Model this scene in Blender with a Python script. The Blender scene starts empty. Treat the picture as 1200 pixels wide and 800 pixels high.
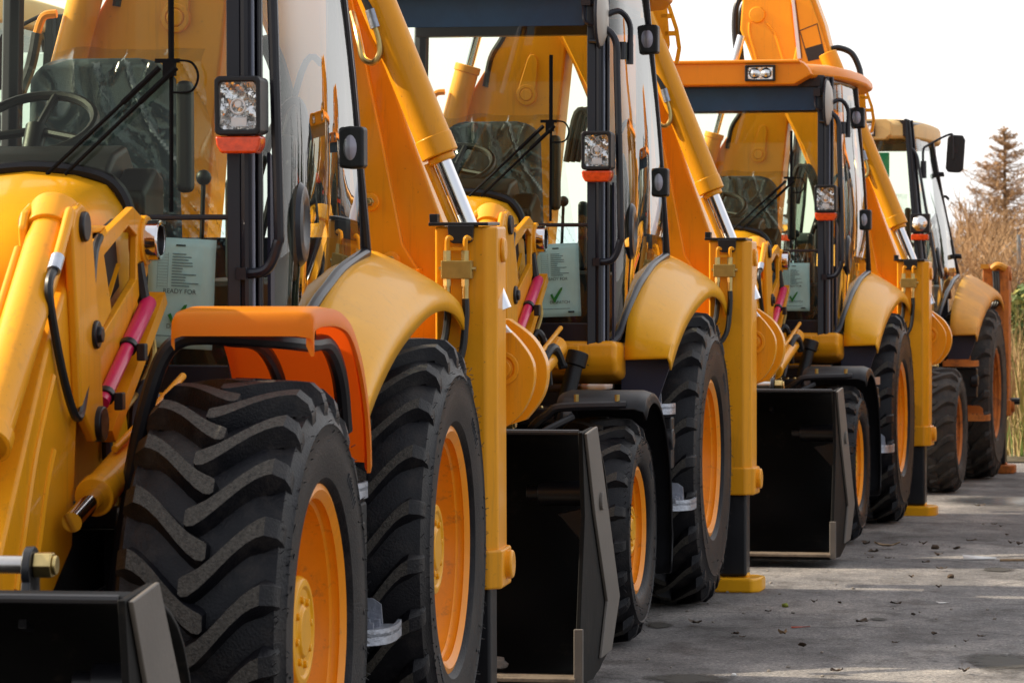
import bpy, bmesh, math, random
from mathutils import Vector, Matrix, noise
R = math.radians
random.seed(7)
scene = bpy.context.scene
COL = scene.collection

# ------------------------------------------------------------------ materials
MATS = {}
def nodes_of(name):
    m = bpy.data.materials.new(name); m.use_nodes = True
    nt = m.node_tree
    return m, nt, nt.nodes, nt.links, nt.nodes['Principled BSDF']

def simple(name, col, rough=0.5, metal=0.0, coat=0.0, var=0.0, vscale=8.0, bump=0.0, bscale=60.0, emit=None, spec=None, dirt=None, streak=0.0):
    m, nt, N, L, P = nodes_of(name)
    P.inputs['Base Color'].default_value = (*col, 1)
    P.inputs['Roughness'].default_value = rough
    P.inputs['Metallic'].default_value = metal
    P.inputs['Coat Weight'].default_value = coat
    P.inputs['Coat Roughness'].default_value = 0.07
    if spec is not None: P.inputs['Specular IOR Level'].default_value = spec
    tc = N.new('ShaderNodeTexCoord')
    if var > 0 or dirt:
        nz = N.new('ShaderNodeTexNoise'); nz.inputs['Scale'].default_value = vscale; nz.inputs['Detail'].default_value = 8
        nz.inputs['Roughness'].default_value = 0.65
        L.new(tc.outputs['Object'], nz.inputs['Vector'])
        mp = N.new('ShaderNodeMapRange'); mp.inputs['From Min'].default_value = 0.3; mp.inputs['From Max'].default_value = 0.7
        mp.inputs['To Min'].default_value = 1 - var; mp.inputs['To Max'].default_value = 1 + var * 0.5
        L.new(nz.outputs['Fac'], mp.inputs['Value'])
        mx = N.new('ShaderNodeVectorMath'); mx.operation = 'SCALE'; mx.inputs[0].default_value = col
        L.new(mp.outputs['Result'], mx.inputs['Scale'])
        out = mx.outputs['Vector']
        if dirt:
            dcol, dscale, lo, hi, amt = dirt
            n2 = N.new('ShaderNodeTexNoise'); n2.inputs['Scale'].default_value = dscale; n2.inputs['Detail'].default_value = 10
            n2.inputs['Roughness'].default_value = 0.75
            L.new(tc.outputs['Object'], n2.inputs['Vector'])
            m2 = N.new('ShaderNodeMapRange'); m2.inputs['From Min'].default_value = lo; m2.inputs['From Max'].default_value = hi
            m2.inputs['To Min'].default_value = 0; m2.inputs['To Max'].default_value = amt
            L.new(n2.outputs['Fac'], m2.inputs['Value'])
            mm = N.new('ShaderNodeMix'); mm.data_type = 'RGBA'
            L.new(m2.outputs['Result'], mm.inputs[0]); L.new(out, mm.inputs[6]); mm.inputs[7].default_value = (*dcol, 1)
            out = mm.outputs[2]
        if streak:
            mpn = N.new('ShaderNodeMapping'); mpn.inputs['Scale'].default_value = (34, 34, 2.2); L.new(tc.outputs['Object'], mpn.inputs['Vector'])
            n3 = N.new('ShaderNodeTexNoise'); n3.inputs['Scale'].default_value = 1.0; n3.inputs['Detail'].default_value = 6; n3.inputs['Roughness'].default_value = 0.7; L.new(mpn.outputs['Vector'], n3.inputs['Vector'])
            m3 = N.new('ShaderNodeMapRange'); m3.inputs['From Min'].default_value = 0.54; m3.inputs['From Max'].default_value = 0.72; m3.inputs['To Min'].default_value = 0; m3.inputs['To Max'].default_value = streak
            L.new(n3.outputs['Fac'], m3.inputs['Value'])
            m4 = N.new('ShaderNodeMix'); m4.data_type = 'RGBA'; L.new(m3.outputs['Result'], m4.inputs[0]); L.new(out, m4.inputs[6]); m4.inputs[7].default_value = (0.36, 0.17, 0.035, 1)
            out = m4.outputs[2]
        L.new(out, P.inputs['Base Color'])
        rr = N.new('ShaderNodeMapRange'); rr.inputs['To Min'].default_value = max(0.02, rough - 0.06); rr.inputs['To Max'].default_value = min(1, rough + 0.12)
        L.new(nz.outputs['Fac'], rr.inputs['Value']); L.new(rr.outputs['Result'], P.inputs['Roughness'])
    if bump > 0:
        nb = N.new('ShaderNodeTexNoise'); nb.inputs['Scale'].default_value = bscale; nb.inputs['Detail'].default_value = 4
        L.new(tc.outputs['Object'], nb.inputs['Vector'])
        bp = N.new('ShaderNodeBump'); bp.inputs['Strength'].default_value = bump; bp.inputs['Distance'].default_value = 0.01
        L.new(nb.outputs['Fac'], bp.inputs['Height']); L.new(bp.outputs['Normal'], P.inputs['Normal'])
    if emit:
        P.inputs['Emission Color'].default_value = (*emit[0], 1); P.inputs['Emission Strength'].default_value = emit[1]
    MATS[name] = m
    return m

def glass(name, tint, reflect=1.0, ior=1.5, rough=0.0, base=0.06, power=4.6):
    m = bpy.data.materials.new(name); m.use_nodes = True
    nt = m.node_tree; N = nt.nodes; L = nt.links; N.clear()
    o = N.new('ShaderNodeOutputMaterial'); t = N.new('ShaderNodeBsdfTransparent'); t.inputs['Color'].default_value = (*tint, 1)
    g = N.new('ShaderNodeBsdfGlossy'); g.inputs['Roughness'].default_value = rough
    lw = N.new('ShaderNodeLayerWeight'); lw.inputs['Blend'].default_value = 1 - 1 / ior if False else 0.35
    geo = N.new('ShaderNodeNewGeometry')
    # two-sided fresnel from the facing angle (Schlick)
    p = N.new('ShaderNodeMath'); p.operation = 'POWER'; L.new(lw.outputs['Facing'], p.inputs[0]); p.inputs[1].default_value = power
    lw.inputs['Blend'].default_value = 0.5
    a = N.new('ShaderNodeMath'); a.operation = 'MULTIPLY_ADD'; L.new(p.outputs[0], a.inputs[0]); a.inputs[1].default_value = 0.9 * reflect; a.inputs[2].default_value = base * reflect
    a.use_clamp = True
    mx = N.new('ShaderNodeMixShader'); L.new(a.outputs[0], mx.inputs[0]); L.new(t.outputs[0], mx.inputs[1]); L.new(g.outputs[0], mx.inputs[2])
    L.new(mx.outputs[0], o.inputs['Surface'])
    MATS[name] = m
    return m

YEL = (0.86, 0.35, 0.009)
simple('yellow_paint', YEL, 0.42, coat=0.35, spec=0.15, var=0.07, vscale=3.0, bump=0.03, bscale=25, dirt=((0.20, 0.09, 0.03), 42, 0.625, 0.68, 0.65), streak=0.35)
simple('yellow_panel', (0.85, 0.39, 0.009), 0.36, coat=0.18, spec=0.15, var=0.05, vscale=2.5, dirt=((0.16, 0.08, 0.03), 55, 0.635, 0.69, 0.7), streak=0.22)
simple('orange_rim', (0.90, 0.29, 0.004), 0.34, coat=0.03, spec=0.3, var=0.10, vscale=6, dirt=((0.20, 0.10, 0.04), 18, 0.56, 0.70, 0.55), streak=0.2)
simple('orange_plastic', (0.86, 0.25, 0.005), 0.38, coat=0.03, spec=0.3, var=0.06, vscale=5, dirt=((0.2, 0.1, 0.04), 50, 0.63, 0.70, 0.5), streak=0.2)
simple('red_plastic', (0.92, 0.10, 0.006), 0.5, spec=0.2, var=0.08, vscale=6)
simple('old_yellow', (0.70, 0.31, 0.025), 0.55, var=0.22, vscale=5, dirt=((0.12, 0.045, 0.015), 9, 0.58, 0.72, 0.45))
simple('old_orange', (0.50, 0.15, 0.015), 0.6, var=0.2, vscale=7, dirt=((0.10, 0.035, 0.012), 9, 0.5, 0.66, 0.9))
simple('old_cream', (0.72, 0.46, 0.17), 0.55, var=0.15, vscale=4)
simple('rubber', (0.0050, 0.0050, 0.0078), 0.44, spec=0.25, var=0.5, vscale=14, bump=0.25, bscale=140, dirt=((0.055, 0.044, 0.034), 7, 0.50, 0.75, 0.55))
simple('rubber_worn', (0.078, 0.070, 0.060), 0.8, spec=0.25, var=0.5, vscale=130, bump=0.6, bscale=170, dirt=((0.02, 0.019, 0.019), 75, 0.50, 0.66, 0.85))
simple('rubber_dirty', (0.028, 0.026, 0.025), 0.75, var=0.5, vscale=9, bump=0.3, bscale=60, dirt=((0.11, 0.085, 0.06), 6, 0.45, 0.72, 0.6))
simple('black_metal', (0.008, 0.008, 0.011), 0.38, coat=0.1, spec=0.4, var=0.2, vscale=6, bump=0.03, bscale=40)
simple('black_plastic', (0.010, 0.010, 0.012), 0.42, spec=0.35, var=0.2, vscale=8, bump=0.06, bscale=150)
simple('navy_panel', (0.012, 0.013, 0.035), 0.5, var=0.2, vscale=4)
simple('bucket_black', (0.0045, 0.0042, 0.004), 0.6, spec=0.15, var=0.35, vscale=4, bump=0.08, bscale=30, dirt=((0.06, 0.045, 0.033), 5, 0.56, 0.8, 0.6))
simple('bucket_grey', (0.13, 0.112, 0.095), 0.55, var=0.2, vscale=4, bump=0.08, bscale=70, dirt=((0.02, 0.02, 0.02), 16, 0.6, 0.72, 0.6))
simple('bucket_dust', (0.16, 0.12, 0.085), 0.8, var=0.5, vscale=14, bump=0.4, bscale=60)
simple('chrome', (0.78, 0.76, 0.76), 0.09, metal=1.0)
simple('steel', (0.52, 0.50, 0.48), 0.3, metal=1.0, var=0.15, vscale=20)
simple('zinc_gold', (0.62, 0.47, 0.20), 0.3, metal=1.0, var=0.2, vscale=25)
simple('brass', (0.40, 0.28, 0.085), 0.42, metal=0.75, var=0.2, vscale=25)
simple('zinc', (0.45, 0.48, 0.55), 0.38, metal=0.9, var=0.2, vscale=30, bump=0.2, bscale=90)
simple('pink_strut', (0.62, 0.012, 0.10), 0.35, coat=0.3, var=0.08, vscale=10)
simple('cab_black', (0.009, 0.009, 0.016), 0.28, coat=0.1, spec=0.4, var=0.15, vscale=6)
simple('lining', (0.05, 0.05, 0.055), 0.8, var=0.2, vscale=10)
simple('seat_fabric', (0.030, 0.045, 0.060), 0.8, var=0.3, vscale=12, bump=0.2, bscale=200)
simple('hose', (0.011, 0.011, 0.012), 0.38, var=0.2, vscale=20)
simple('paper', (0.72, 0.78, 0.78), 0.8, var=0.08, vscale=14, bump=0.15, bscale=12)
simple('ink', (0.03, 0.035, 0.04), 0.8)
simple('wiper_black', (0.006, 0.006, 0.007), 0.75, spec=0.1)
simple('seal_grey', (0.16, 0.18, 0.24), 0.35)
simple('lamp_lens', (0.32, 0.30, 0.36), 0.15, coat=0.5)
simple('ink_grey', (0.22, 0.26, 0.28), 0.8)
simple('green_tick', (0.02, 0.20, 0.03), 0.7)
simple('green_card', (0.01, 0.30, 0.17), 0.6)
simple('white_and_sunlit', (0.75, 0.75, 0.74), 0.4)  # plain white parts; also stands in for sunlight on the kingpost slope
simple('black_decal', (0.02, 0.02, 0.02), 0.45, var=0.3, vscale=60)
simple('indicator', (0.78, 0.07, 0.006), 0.18, coat=0.6, var=0.35, vscale=40)
simple('reflector', (0.85, 0.83, 0.80), 0.12, metal=1.0, bump=0.9, bscale=26)
simple('mirror_back', (0.55, 0.50, 0.44), 0.4, var=0.1)
simple('mirror_face', (0.8, 0.8, 0.8), 0.02, metal=1.0)
simple('bark', (0.16, 0.10, 0.06), 0.9, var=0.3, vscale=10)
simple('twig', (0.42, 0.25, 0.12), 0.9, var=0.35, vscale=1.2)
simple('twig_dark', (0.10, 0.075, 0.06), 0.9, var=0.3, vscale=1.2)
simple('dry_grass', (0.42, 0.30, 0.13), 0.9, var=0.4, vscale=0.8)
simple('green_grass', (0.10, 0.16, 0.025), 0.9, var=0.4, vscale=0.9)
simple('leaf_green', (0.09, 0.14, 0.03), 0.7, var=0.5, vscale=1.5)
simple('leaf_dark', (0.03, 0.05, 0.015), 0.8, var=0.4, vscale=1.5)
simple('leaf_yellow', (0.34, 0.32, 0.08), 0.7, var=0.4, vscale=1.5)
simple('dead_leaf', (0.06, 0.035, 0.018), 0.8, var=0.4, vscale=30)
simple('pale_leaf', (0.30, 0.20, 0.11), 0.8, var=0.3, vscale=30)
simple('stone', (0.24, 0.21, 0.18), 0.85, var=0.3, vscale=20, bump=0.4, bscale=60)
simple('litter_white', (0.75, 0.73, 0.70), 0.7, var=0.1, vscale=20)
simple('litter_red', (0.45, 0.06, 0.03), 0.7)
simple('moss', (0.20, 0.22, 0.03), 0.9)
simple('wire', (0.25, 0.25, 0.25), 0.5, metal=0.7)
simple('soil', (0.09, 0.07, 0.035), 0.95, var=0.4, vscale=1.5, bump=0.5, bscale=5)
simple('water', (0.05, 0.055, 0.065), 0.22, spec=0.6)
simple('damp', (0.022, 0.016, 0.008), 0.7, var=0.5, vscale=12, bump=0.5, bscale=40)
gm = simple('guard_plastic', (0.90, 0.29, 0.007), 0.38, spec=0.3, var=0.06, vscale=5, dirt=((0.2, 0.1, 0.04), 50, 0.63, 0.70, 0.5))
nt_ = gm.node_tree; tr_ = nt_.nodes.new('ShaderNodeBsdfTranslucent'); tr_.inputs['Color'].default_value = (0.95, 0.10, 0.006, 1); mx_ = nt_.nodes.new('ShaderNodeMixShader'); mx_.inputs[0].default_value = 0.38
nt_.links.new(nt_.nodes['Principled BSDF'].outputs[0], mx_.inputs[1]); nt_.links.new(tr_.outputs[0], mx_.inputs[2]); nt_.links.new(mx_.outputs[0], nt_.nodes['Material Output'].inputs['Surface'])
glass('windscreen_glass', (0.87, 0.95, 0.80), base=0.03)
simple('sun_strip_film', (0.010, 0.050, 0.115), 0.3, spec=0.3, coat=0.1, var=0.25, vscale=6)
glass('lower_glass', (0.80, 0.96, 0.93), base=0.04)
glass('side_glass', (0.74, 0.82, 0.76), power=3.4)
glass('rear_glass', (0.97, 0.99, 0.97), 0.4)
glass('lens', (0.95, 0.95, 0.95))
glass('wrap_film', (0.93, 0.97, 0.96), 1.2, rough=0.16)

# ------------------------------------------------------------------ mesh builder
def frame(p0, p1):
    d = (Vector(p1) - Vector(p0)).normalized()
    a = Vector((0, 0, 1)) if abs(d.z) < 0.9 else Vector((1, 0, 0))
    u = d.cross(a).normalized(); return d, u, d.cross(u)

SPLIT = {'pin', 'strap', 'hose_fitting', 'bolt', 'pipe', 'hose', 'control_lever', 'weld_rib', 'strut_channel', 'jaw_ram'}
class MB:
    def __init__(s): s.v = []; s.f = []; s.m = []
    def add(s, vs, fs, mi=0):
        b = len(s.v); s.v += [tuple(v) for v in vs]
        for f in fs: s.f.append([b + i for i in f]); s.m.append(mi)
        return s
    def box(s, x0, x1, y0, y1, z0, z1, mi=0):
        v = [(x, y, z) for z in (z0, z1) for y in (y0, y1) for x in (x0, x1)]
        return s.add(v, [(0, 2, 3, 1), (4, 5, 7, 6), (0, 1, 5, 4), (2, 6, 7, 3), (0, 4, 6, 2), (1, 3, 7, 5)], mi)
    def prism(s, poly, ax, a0, a1, mi=0):
        n = len(poly)
        def mk(p, a): return {'x': (a, p[0], p[1]), 'y': (p[0], a, p[1]), 'z': (p[0], p[1], a)}[ax]
        v = [mk(p, a0) for p in poly] + [mk(p, a1) for p in poly]
        f = [tuple(range(n))[::-1], tuple(range(n, 2 * n))] + [(i, (i + 1) % n, n + (i + 1) % n, n + i) for i in range(n)]
        return s.add(v, f, mi)
    def plate_hole(s, outer, inner, ax, a0, a1, mi=0):
        n = len(outer)
        def mk(p, a): return {'x': (a, p[0], p[1]), 'y': (p[0], a, p[1]), 'z': (p[0], p[1], a)}[ax]
        v = [mk(p, a) for a in (a0, a1) for p in outer] + [mk(p, a) for a in (a0, a1) for p in inner]
        f = []
        for i in range(n):
            j = (i + 1) % n
            f += [(i, j, 2 * n + j, 2 * n + i), (n + i, 3 * n + i, 3 * n + j, n + j), (i, n + i, n + j, j), (2 * n + i, 2 * n + j, 3 * n + j, 3 * n + i)]
        return s.add(v, f, mi)
    def tube(s, pts, r, n=10, mi=0, cap=True, r1=None):
        pts = [Vector(p) for p in pts]; k = len(pts); vs = []
        u = None
        for i, p in enumerate(pts):
            d = (pts[min(i + 1, k - 1)] - pts[max(i - 1, 0)]).normalized()
            if u is None:
                a = Vector((0, 0, 1)) if abs(d.z) < 0.9 else Vector((1, 0, 0)); u = d.cross(a).normalized()
            else:
                u = (u - d * u.dot(d)).normalized()
            w = d.cross(u)
            rr = r if r1 is None else r + (r1 - r) * i / (k - 1)
            vs += [p + (u * math.cos(2 * math.pi * j / n) + w * math.sin(2 * math.pi * j / n)) * rr for j in range(n)]
        f = [(i * n + j, i * n + (j + 1) % n, (i + 1) * n + (j + 1) % n, (i + 1) * n + j) for i in range(k - 1) for j in range(n)]
        if cap: f += [tuple(range(n))[::-1], tuple((k - 1) * n + j for j in range(n))]
        return s.add(vs, f, mi)
    def cyl(s, p0, p1, r, n=20, mi=0, r1=None): return s.tube([p0, p1], r, n, mi, True, r1)
    def lathe(s, prof, c, n=48, mi=0, ax='x', mis=None):
        # prof: (axial, radius); around axis ax through c
        k = len(prof); vs = []
        for a, r in prof:
            for j in range(n):
                t = 2 * math.pi * j / n; q, w = r * math.cos(t), r * math.sin(t)
                vs.append({'x': (c[0] + a, c[1] + q, c[2] + w), 'y': (c[0] + q, c[1] + a, c[2] + w), 'z': (c[0] + q, c[1] + w, c[2] + a)}[ax])
        b = len(s.v); s.v += vs
        for i in range(k - 1):
            for j in range(n):
                s.f.append([b + i * n + j, b + i * n + (j + 1) % n, b + (i + 1) * n + (j + 1) % n, b + (i + 1) * n + j]); s.m.append(mis[i] if mis else mi)
        for i in (0, k - 1):
            if prof[i][1] > 1e-6 and prof[i][1] < 0.25 and (i != 0 or True):
                s.f.append([b + i * n + j for j in range(n)]); s.m.append(mis[min(i, k - 2)] if mis else mi)
        return s
    def loft(s, rows, mi=0, close=False):
        k = len(rows); n = len(rows[0]); vs = [p for r in rows for p in r]
        m = n if close else n - 1
        return s.add(vs, [(i * n + j, i * n + (j + 1) % n, (i + 1) * n + (j + 1) % n, (i + 1) * n + j) for i in range(k - 1) for j in range(m)], mi)
    def islands(s):
        par = list(range(len(s.v)))
        def find(a):
            while par[a] != a: par[a] = par[par[a]]; a = par[a]
            return a
        for f in s.f:
            for i in f[1:]: par[find(i)] = find(f[0])
        g = {}
        for k, f in enumerate(s.f): g.setdefault(find(f[0]), []).append(k)
        L_ = []
        for ks in g.values():
            vs = sorted({i for k in ks for i in s.f[k]}); P = [s.v[i] for i in vs]
            L_.append([ks, [min(p[a] for p in P) - 0.003 for a in range(3)], [max(p[a] for p in P) + 0.003 for a in range(3)]])
        done = False
        while not done:
            done = True
            for i in range(len(L_)):
                for j in range(i + 1, len(L_)):
                    if all(L_[i][1][a] <= L_[j][2][a] and L_[j][1][a] <= L_[i][2][a] for a in range(3)):
                        L_[i] = [L_[i][0] + L_[j][0], [min(x) for x in zip(L_[i][1], L_[j][1])], [max(x) for x in zip(L_[i][2], L_[j][2])]]
                        L_.pop(j); done = False; break
                if not done: break
        out = []
        for ks, _, _ in L_:
            b = MB(); mp = {}
            for k in ks:
                for i in s.f[k]:
                    if i not in mp: mp[i] = len(b.v); b.v.append(s.v[i])
                b.f.append([mp[i] for i in s.f[k]]); b.m.append(s.m[k])
            out.append(b)
        return out
    def build(s, name, mats, parent=None, bevel=0.0, angle=35, seg=2, solid=0.0, smooth=True, fix=True):
        if name in SPLIT or (name == 'pin_boss' and parent and parent.name.split('.')[0] in ('boom', 'dipper')):
            r = [b.build1(name, mats, parent, bevel, angle, seg, solid, smooth, fix) for b in s.islands()]
            return r[0]
        return s.build1(name, mats, parent, bevel, angle, seg, solid, smooth, fix)
    def build1(s, name, mats, parent=None, bevel=0.0, angle=35, seg=2, solid=0.0, smooth=True, fix=True):
        me = bpy.data.meshes.new(name); me.from_pydata(s.v, [], s.f)
        if isinstance(mats, str): mats = [mats]
        for k in mats: me.materials.append(MATS[k])
        me.polygons.foreach_set('material_index', s.m)
        if fix:
            bm = bmesh.new(); bm.from_mesh(me); bmesh.ops.recalc_face_normals(bm, faces=bm.faces); bm.to_mesh(me); bm.free()
        if smooth:
            me.shade_smooth(); me.set_sharp_from_angle(angle=R(angle))
        o = bpy.data.objects.new(name, me); COL.objects.link(o)
        if parent: o.parent = parent
        if solid:
            md = o.modifiers.new('thick', 'SOLIDIFY'); md.thickness = solid; md.offset = 0
        if bevel:
            md = o.modifiers.new('edge', 'BEVEL'); md.width = bevel; md.segments = seg; md.limit_method = 'ANGLE'; md.angle_limit = R(38)
            md.use_clamp_overlap = True; md.harden_normals = True
        return o

def lerp(a, b, t): return a + (b - a) * t
def interp(tab, x):
    if x <= tab[0][0]: return tab[0][1]
    for (a, b), (c, d) in zip(tab, tab[1:]):
        if x <= c: return lerp(b, d, (x - a) / (c - a))
    return tab[-1][1]
def smooth_path(pts, sub=6):
    P = [Vector(p) for p in pts]; out = []
    for i in range(len(P) - 1):
        p0 = P[max(i - 1, 0)]; p1 = P[i]; p2 = P[i + 1]; p3 = P[min(i + 2, len(P) - 1)]
        for k in range(sub):
            t = k / sub
            out.append(0.5 * ((2 * p1) + (p2 - p0) * t + (2 * p0 - 5 * p1 + 4 * p2 - p3) * t * t + (3 * p1 - p0 - 3 * p2 + p3) * t ** 3))
    out.append(P[-1]); return out
def thing(name, label, cat, loc=(0, 0, 0), rot=(0, 0, 0), group=None):
    o = bpy.data.objects.new(name, None); COL.objects.link(o); o.location = loc; o.rotation_euler = rot
    o.empty_display_size = 0.2
    o['label'] = label; o['category'] = cat
    if group: o['group'] = group
    return o
def tag(o, label, cat, group=None, kind=None):
    o['label'] = label; o['category'] = cat
    if group: o['group'] = group
    if kind: o['kind'] = kind
    return o
def copy_tree(o, parent=None):
    c = o.copy(); COL.objects.link(c)
    if parent: c.parent = parent
    for ch in list(o.children): copy_tree(ch, c)
    return c
def text_mesh(txt, size):
    cu = bpy.data.curves.new('t', 'FONT'); cu.body = txt; cu.size = size; cu.extrude = 0.0004
    ob = bpy.data.objects.new('t', cu); COL.objects.link(ob)
    dg = bpy.context.evaluated_depsgraph_get()
    me = bpy.data.meshes.new_from_object(ob.evaluated_get(dg))
    vs = [tuple(v.co) for v in me.vertices]; fs = [tuple(p.vertices) for p in me.polygons]
    bpy.data.objects.remove(ob); bpy.data.curves.remove(cu)
    return vs, fs

# ------------------------------------------------------------------ wheels
def make_wheel(root, c, Rt, Rr, x0, x1, side, nl, mats=('rubber', 'rubber_worn'), rimmat='orange_rim', lugh=0.04, lag=0.15, lw=0.046, disc=0.05, lug_cov=1.0):
    """c=(y,z) of the axle, x0/x1 inner/outer faces (positive side); side=+1/-1 mirrors"""
    cy, cz = c; xc = (x0 + x1) / 2; W = x1 - x0; hw = W / 2 - 0.006
    S = lambda x: x * side
    # rim
    rim = MB(); xo = x1 - 0.03
    prof = [(xo - 0.012, Rr - 0.028), (xo + 0.004, Rr - 0.004), (xo - 0.002, Rr + 0.014), (xo - 0.022, Rr + 0.016)]
    inner = [(xo - 0.018, Rr - 0.026), (xo - 0.034, Rr - 0.030), (xo - 0.040, Rr - 0.040), (xo - 0.095, Rr - 0.046), (xo - 0.110, Rr - 0.058), (xo - 0.125, Rr - 0.060), (xo - 0.135, Rr - 0.045), (xo - 0.20, Rr - 0.05), (xo - 0.21, Rr - 0.06),
             (xo - 0.22, Rr * 0.72), (xo - 0.17, Rr * 0.50), (xo - 0.165, 0.1), (xo - 0.165, 0.0)]
    full = prof[::-1] + inner
    rim.lathe([(S(a), r) for a, r in full], (0, cy, cz), 72)
    # back barrel closing the well
    rim.lathe([(S(xo - 0.02), Rr + 0.012), (S(x0 + 0.03), Rr + 0.005), (S(x0 + 0.03), Rr * 0.5), (S(x0 + 0.03), 0)], (0, cy, cz), 48)
    w = rim.build('wheel', rimmat, root, angle=40)
    # tyre
    t = MB(); rc = Rt - lugh
    pr = [(x1 - 0.055, Rr + 0.004), (x1 - 0.026, Rr + 0.016), (x1 - 0.012, Rr + 0.03), (x1 - 0.004, lerp(Rr, Rt, 0.25)), (x1, lerp(Rr, Rt, 0.42)), (x1 - 0.003, lerp(Rr, Rt, 0.56)),
          (x1 + 0.001, lerp(Rr, Rt, 0.585)), (x1 - 0.006, lerp(Rr, Rt, 0.61)), (x1 - 0.022, Rt - 0.075), (x1 - 0.055, rc - 0.018), (x1 - 0.10, rc - 0.003), (xc, rc + 0.006)]
    mirror = [(2 * xc - a, r) for a, r in pr[:-1]][::-1]
    t.lathe([(S(a), r) for a, r in pr + mirror], (0, cy, cz), 96)
    def pt(x, r, phi): return (S(x), cy - r * math.cos(phi), cz + r * math.sin(phi))
    for sd in (1, -1):
        for k in range(nl):
            ph0 = 2 * math.pi * (k + (0.5 if sd < 0 else 0)) / nl
            st = []
            for q in (0.0, 0.04, 0.12, 0.24, 0.38, 0.52, 0.66, 0.80, 0.91, 1.0):
                x = xc + sd * lerp(-0.034, hw - 0.045, q)
                u_ = min(1, max(0, (q - 0.06) / 0.94)); a = (0.35 * u_ + 0.65 * (3 * u_ * u_ - 2 * u_ ** 3)) * lag / Rt
                drop = 0.012 * q * q
                wid = lw * (0.72, 1.0, 1.12, 1.06, 1.0, 0.96, 0.95, 0.96, 1.0, 1.04)[len(st)]
                st.append(((x, rc - 0.012), (x, Rt - drop), a, wid))
            a1 = lag / Rt
            xe = xc + sd * hw
            st.append(((xe - sd * 0.045, Rt - 0.07), (xe - sd * 0.014, Rt - 0.040), a1 + 0.004, lw * 1.05))
            st.append(((xe - sd * 0.028, Rt - 0.095), (xe - sd * 0.004, Rt - 0.075), a1 + 0.006, lw * 1.1))
            st.append(((xe - sd * 0.012, Rt - 0.125), (xe - sd * 0.006, Rt - 0.115), a1 + 0.010, lw * 1.15))
            b = len(t.v)
            for (bx, br), (tx, tr), a, wd in st:
                hb = wd * 0.95 / Rt; ht = wd * 0.5 / Rt
                t.v += [pt(bx, br, ph0 + a - hb), pt(tx, tr, ph0 + a - ht), pt(tx, tr, ph0 + a + ht), pt(bx, br, ph0 + a + hb)]
            n = len(st)
            for i in range(n - 1):
                p = b + 4 * i; q = p + 4
                t.f += [[p, q, q + 1, p + 1], [p + 1, q + 1, q + 2, p + 2], [p + 2, q + 2, q + 3, p + 3]]; t.m += [0, 1 if i < 9 else 0, 0]
            t.f += [[b, b + 1, b + 2, b + 3]]; t.m += [0]
            e = b + 4 * (n - 1); t.f += [[e, e + 3, e + 2, e + 1]]; t.m += [0]
    # raised sidewall marks and moulding hairs
    rnd = random.Random(int(Rt * 1000 + x1 * 77))
    for k in range(44):
        ph = rnd.random() * 6.28; r = rnd.choice([lerp(Rr, Rt, 0.40), lerp(Rr, Rt, 0.56)]) + rnd.uniform(-0.01, 0.01); L_ = rnd.uniform(0.01, 0.03)
        t.tube([pt(x1 - 0.004, r, ph), pt(x1 + 0.002, r + L_ * 0.3, ph + L_ / r)], 0.0022, 3)
    for k in range(150):
        ph = rnd.random() * 6.28; r = rnd.uniform(Rt - 0.16, Rt - 0.03); x = x1 - (0.006 if r < Rt - 0.09 else 0.02)
        t.tube([pt(x, r, ph), pt(x + 0.012, r + rnd.uniform(0, 0.014), ph + rnd.uniform(-0.02, 0.02))], 0.0017, 3)
    for k in range(16):   # moulded lettering as short raised bars in two arcs
        ph = 2.2 + k * 0.035 + (2.9 if k > 7 else 0); r = lerp(Rr, Rt, 0.30)
        t.tube([pt(x1 - 0.004, r, ph), pt(x1 + 0.0005, r + 0.028, ph + rnd.uniform(-.008, .008))], 0.0035, 4)
    t.build('tyre', list(mats), w, bevel=0.007 if side > 0 else 0.003, angle=34, seg=2 if side > 0 else 1)
    # hub with bolts
    h = MB(); hr = min(0.15, Rr * 0.40); hx = xo - disc
    h.lathe([(S(xo - 0.19), hr + 0.02), (S(hx - 0.012), hr + 0.006), (S(hx), hr - 0.002), (S(hx + 0.003), hr * 0.86), (S(hx - 0.004), hr * 0.80), (S(hx - 0.004), hr * 0.50), (S(hx + 0.006), hr * 0.44), (S(hx + 0.006), 0.0)], (0, cy, cz), 40)
    for k in range(8):
        a = 2 * math.pi * k / 8 + 0.2; y = cy + hr * 0.62 * math.cos(a); z = cz + hr * 0.62 * math.sin(a)
        h.cyl((S(hx - 0.01), y, z), (S(hx + 0.006), y, z), hr * 0.08, 6)
    for k in range(10):   # wheel studs round the disc
        a = 2 * math.pi * k / 10; rr = hr + 0.05; y = cy + rr * math.cos(a); z = cz + rr * math.sin(a)
        if rr < Rr * 0.62: h.cyl((S(xo - 0.22), y, z), (S(xo - 0.15), y, z), 0.014, 6)
    h.build('hub', 'yellow_panel' if rimmat == 'orange_rim' else rimmat, w, bevel=0.004)
    return w

# ------------------------------------------------------------------ a backhoe loader
def ball(mb, c, r, n=10, mi=0):
    mb.lathe([(r * math.cos(math.pi * i / 6), max(r * math.sin(math.pi * i / 6), 1e-5)) for i in range(7)], c, n, mi, 'z')
def torus(mb, c, Rm, r, nrm, n=28, mi=0):
    d, u, w = frame((0, 0, 0), nrm)
    pts = [Vector(c) + (u * math.cos(2 * math.pi * k / n) + w * math.sin(2 * math.pi * k / n)) * Rm for k in range(n + 1)]
    mb.tube(pts, r, 8, mi, cap=False)

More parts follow.
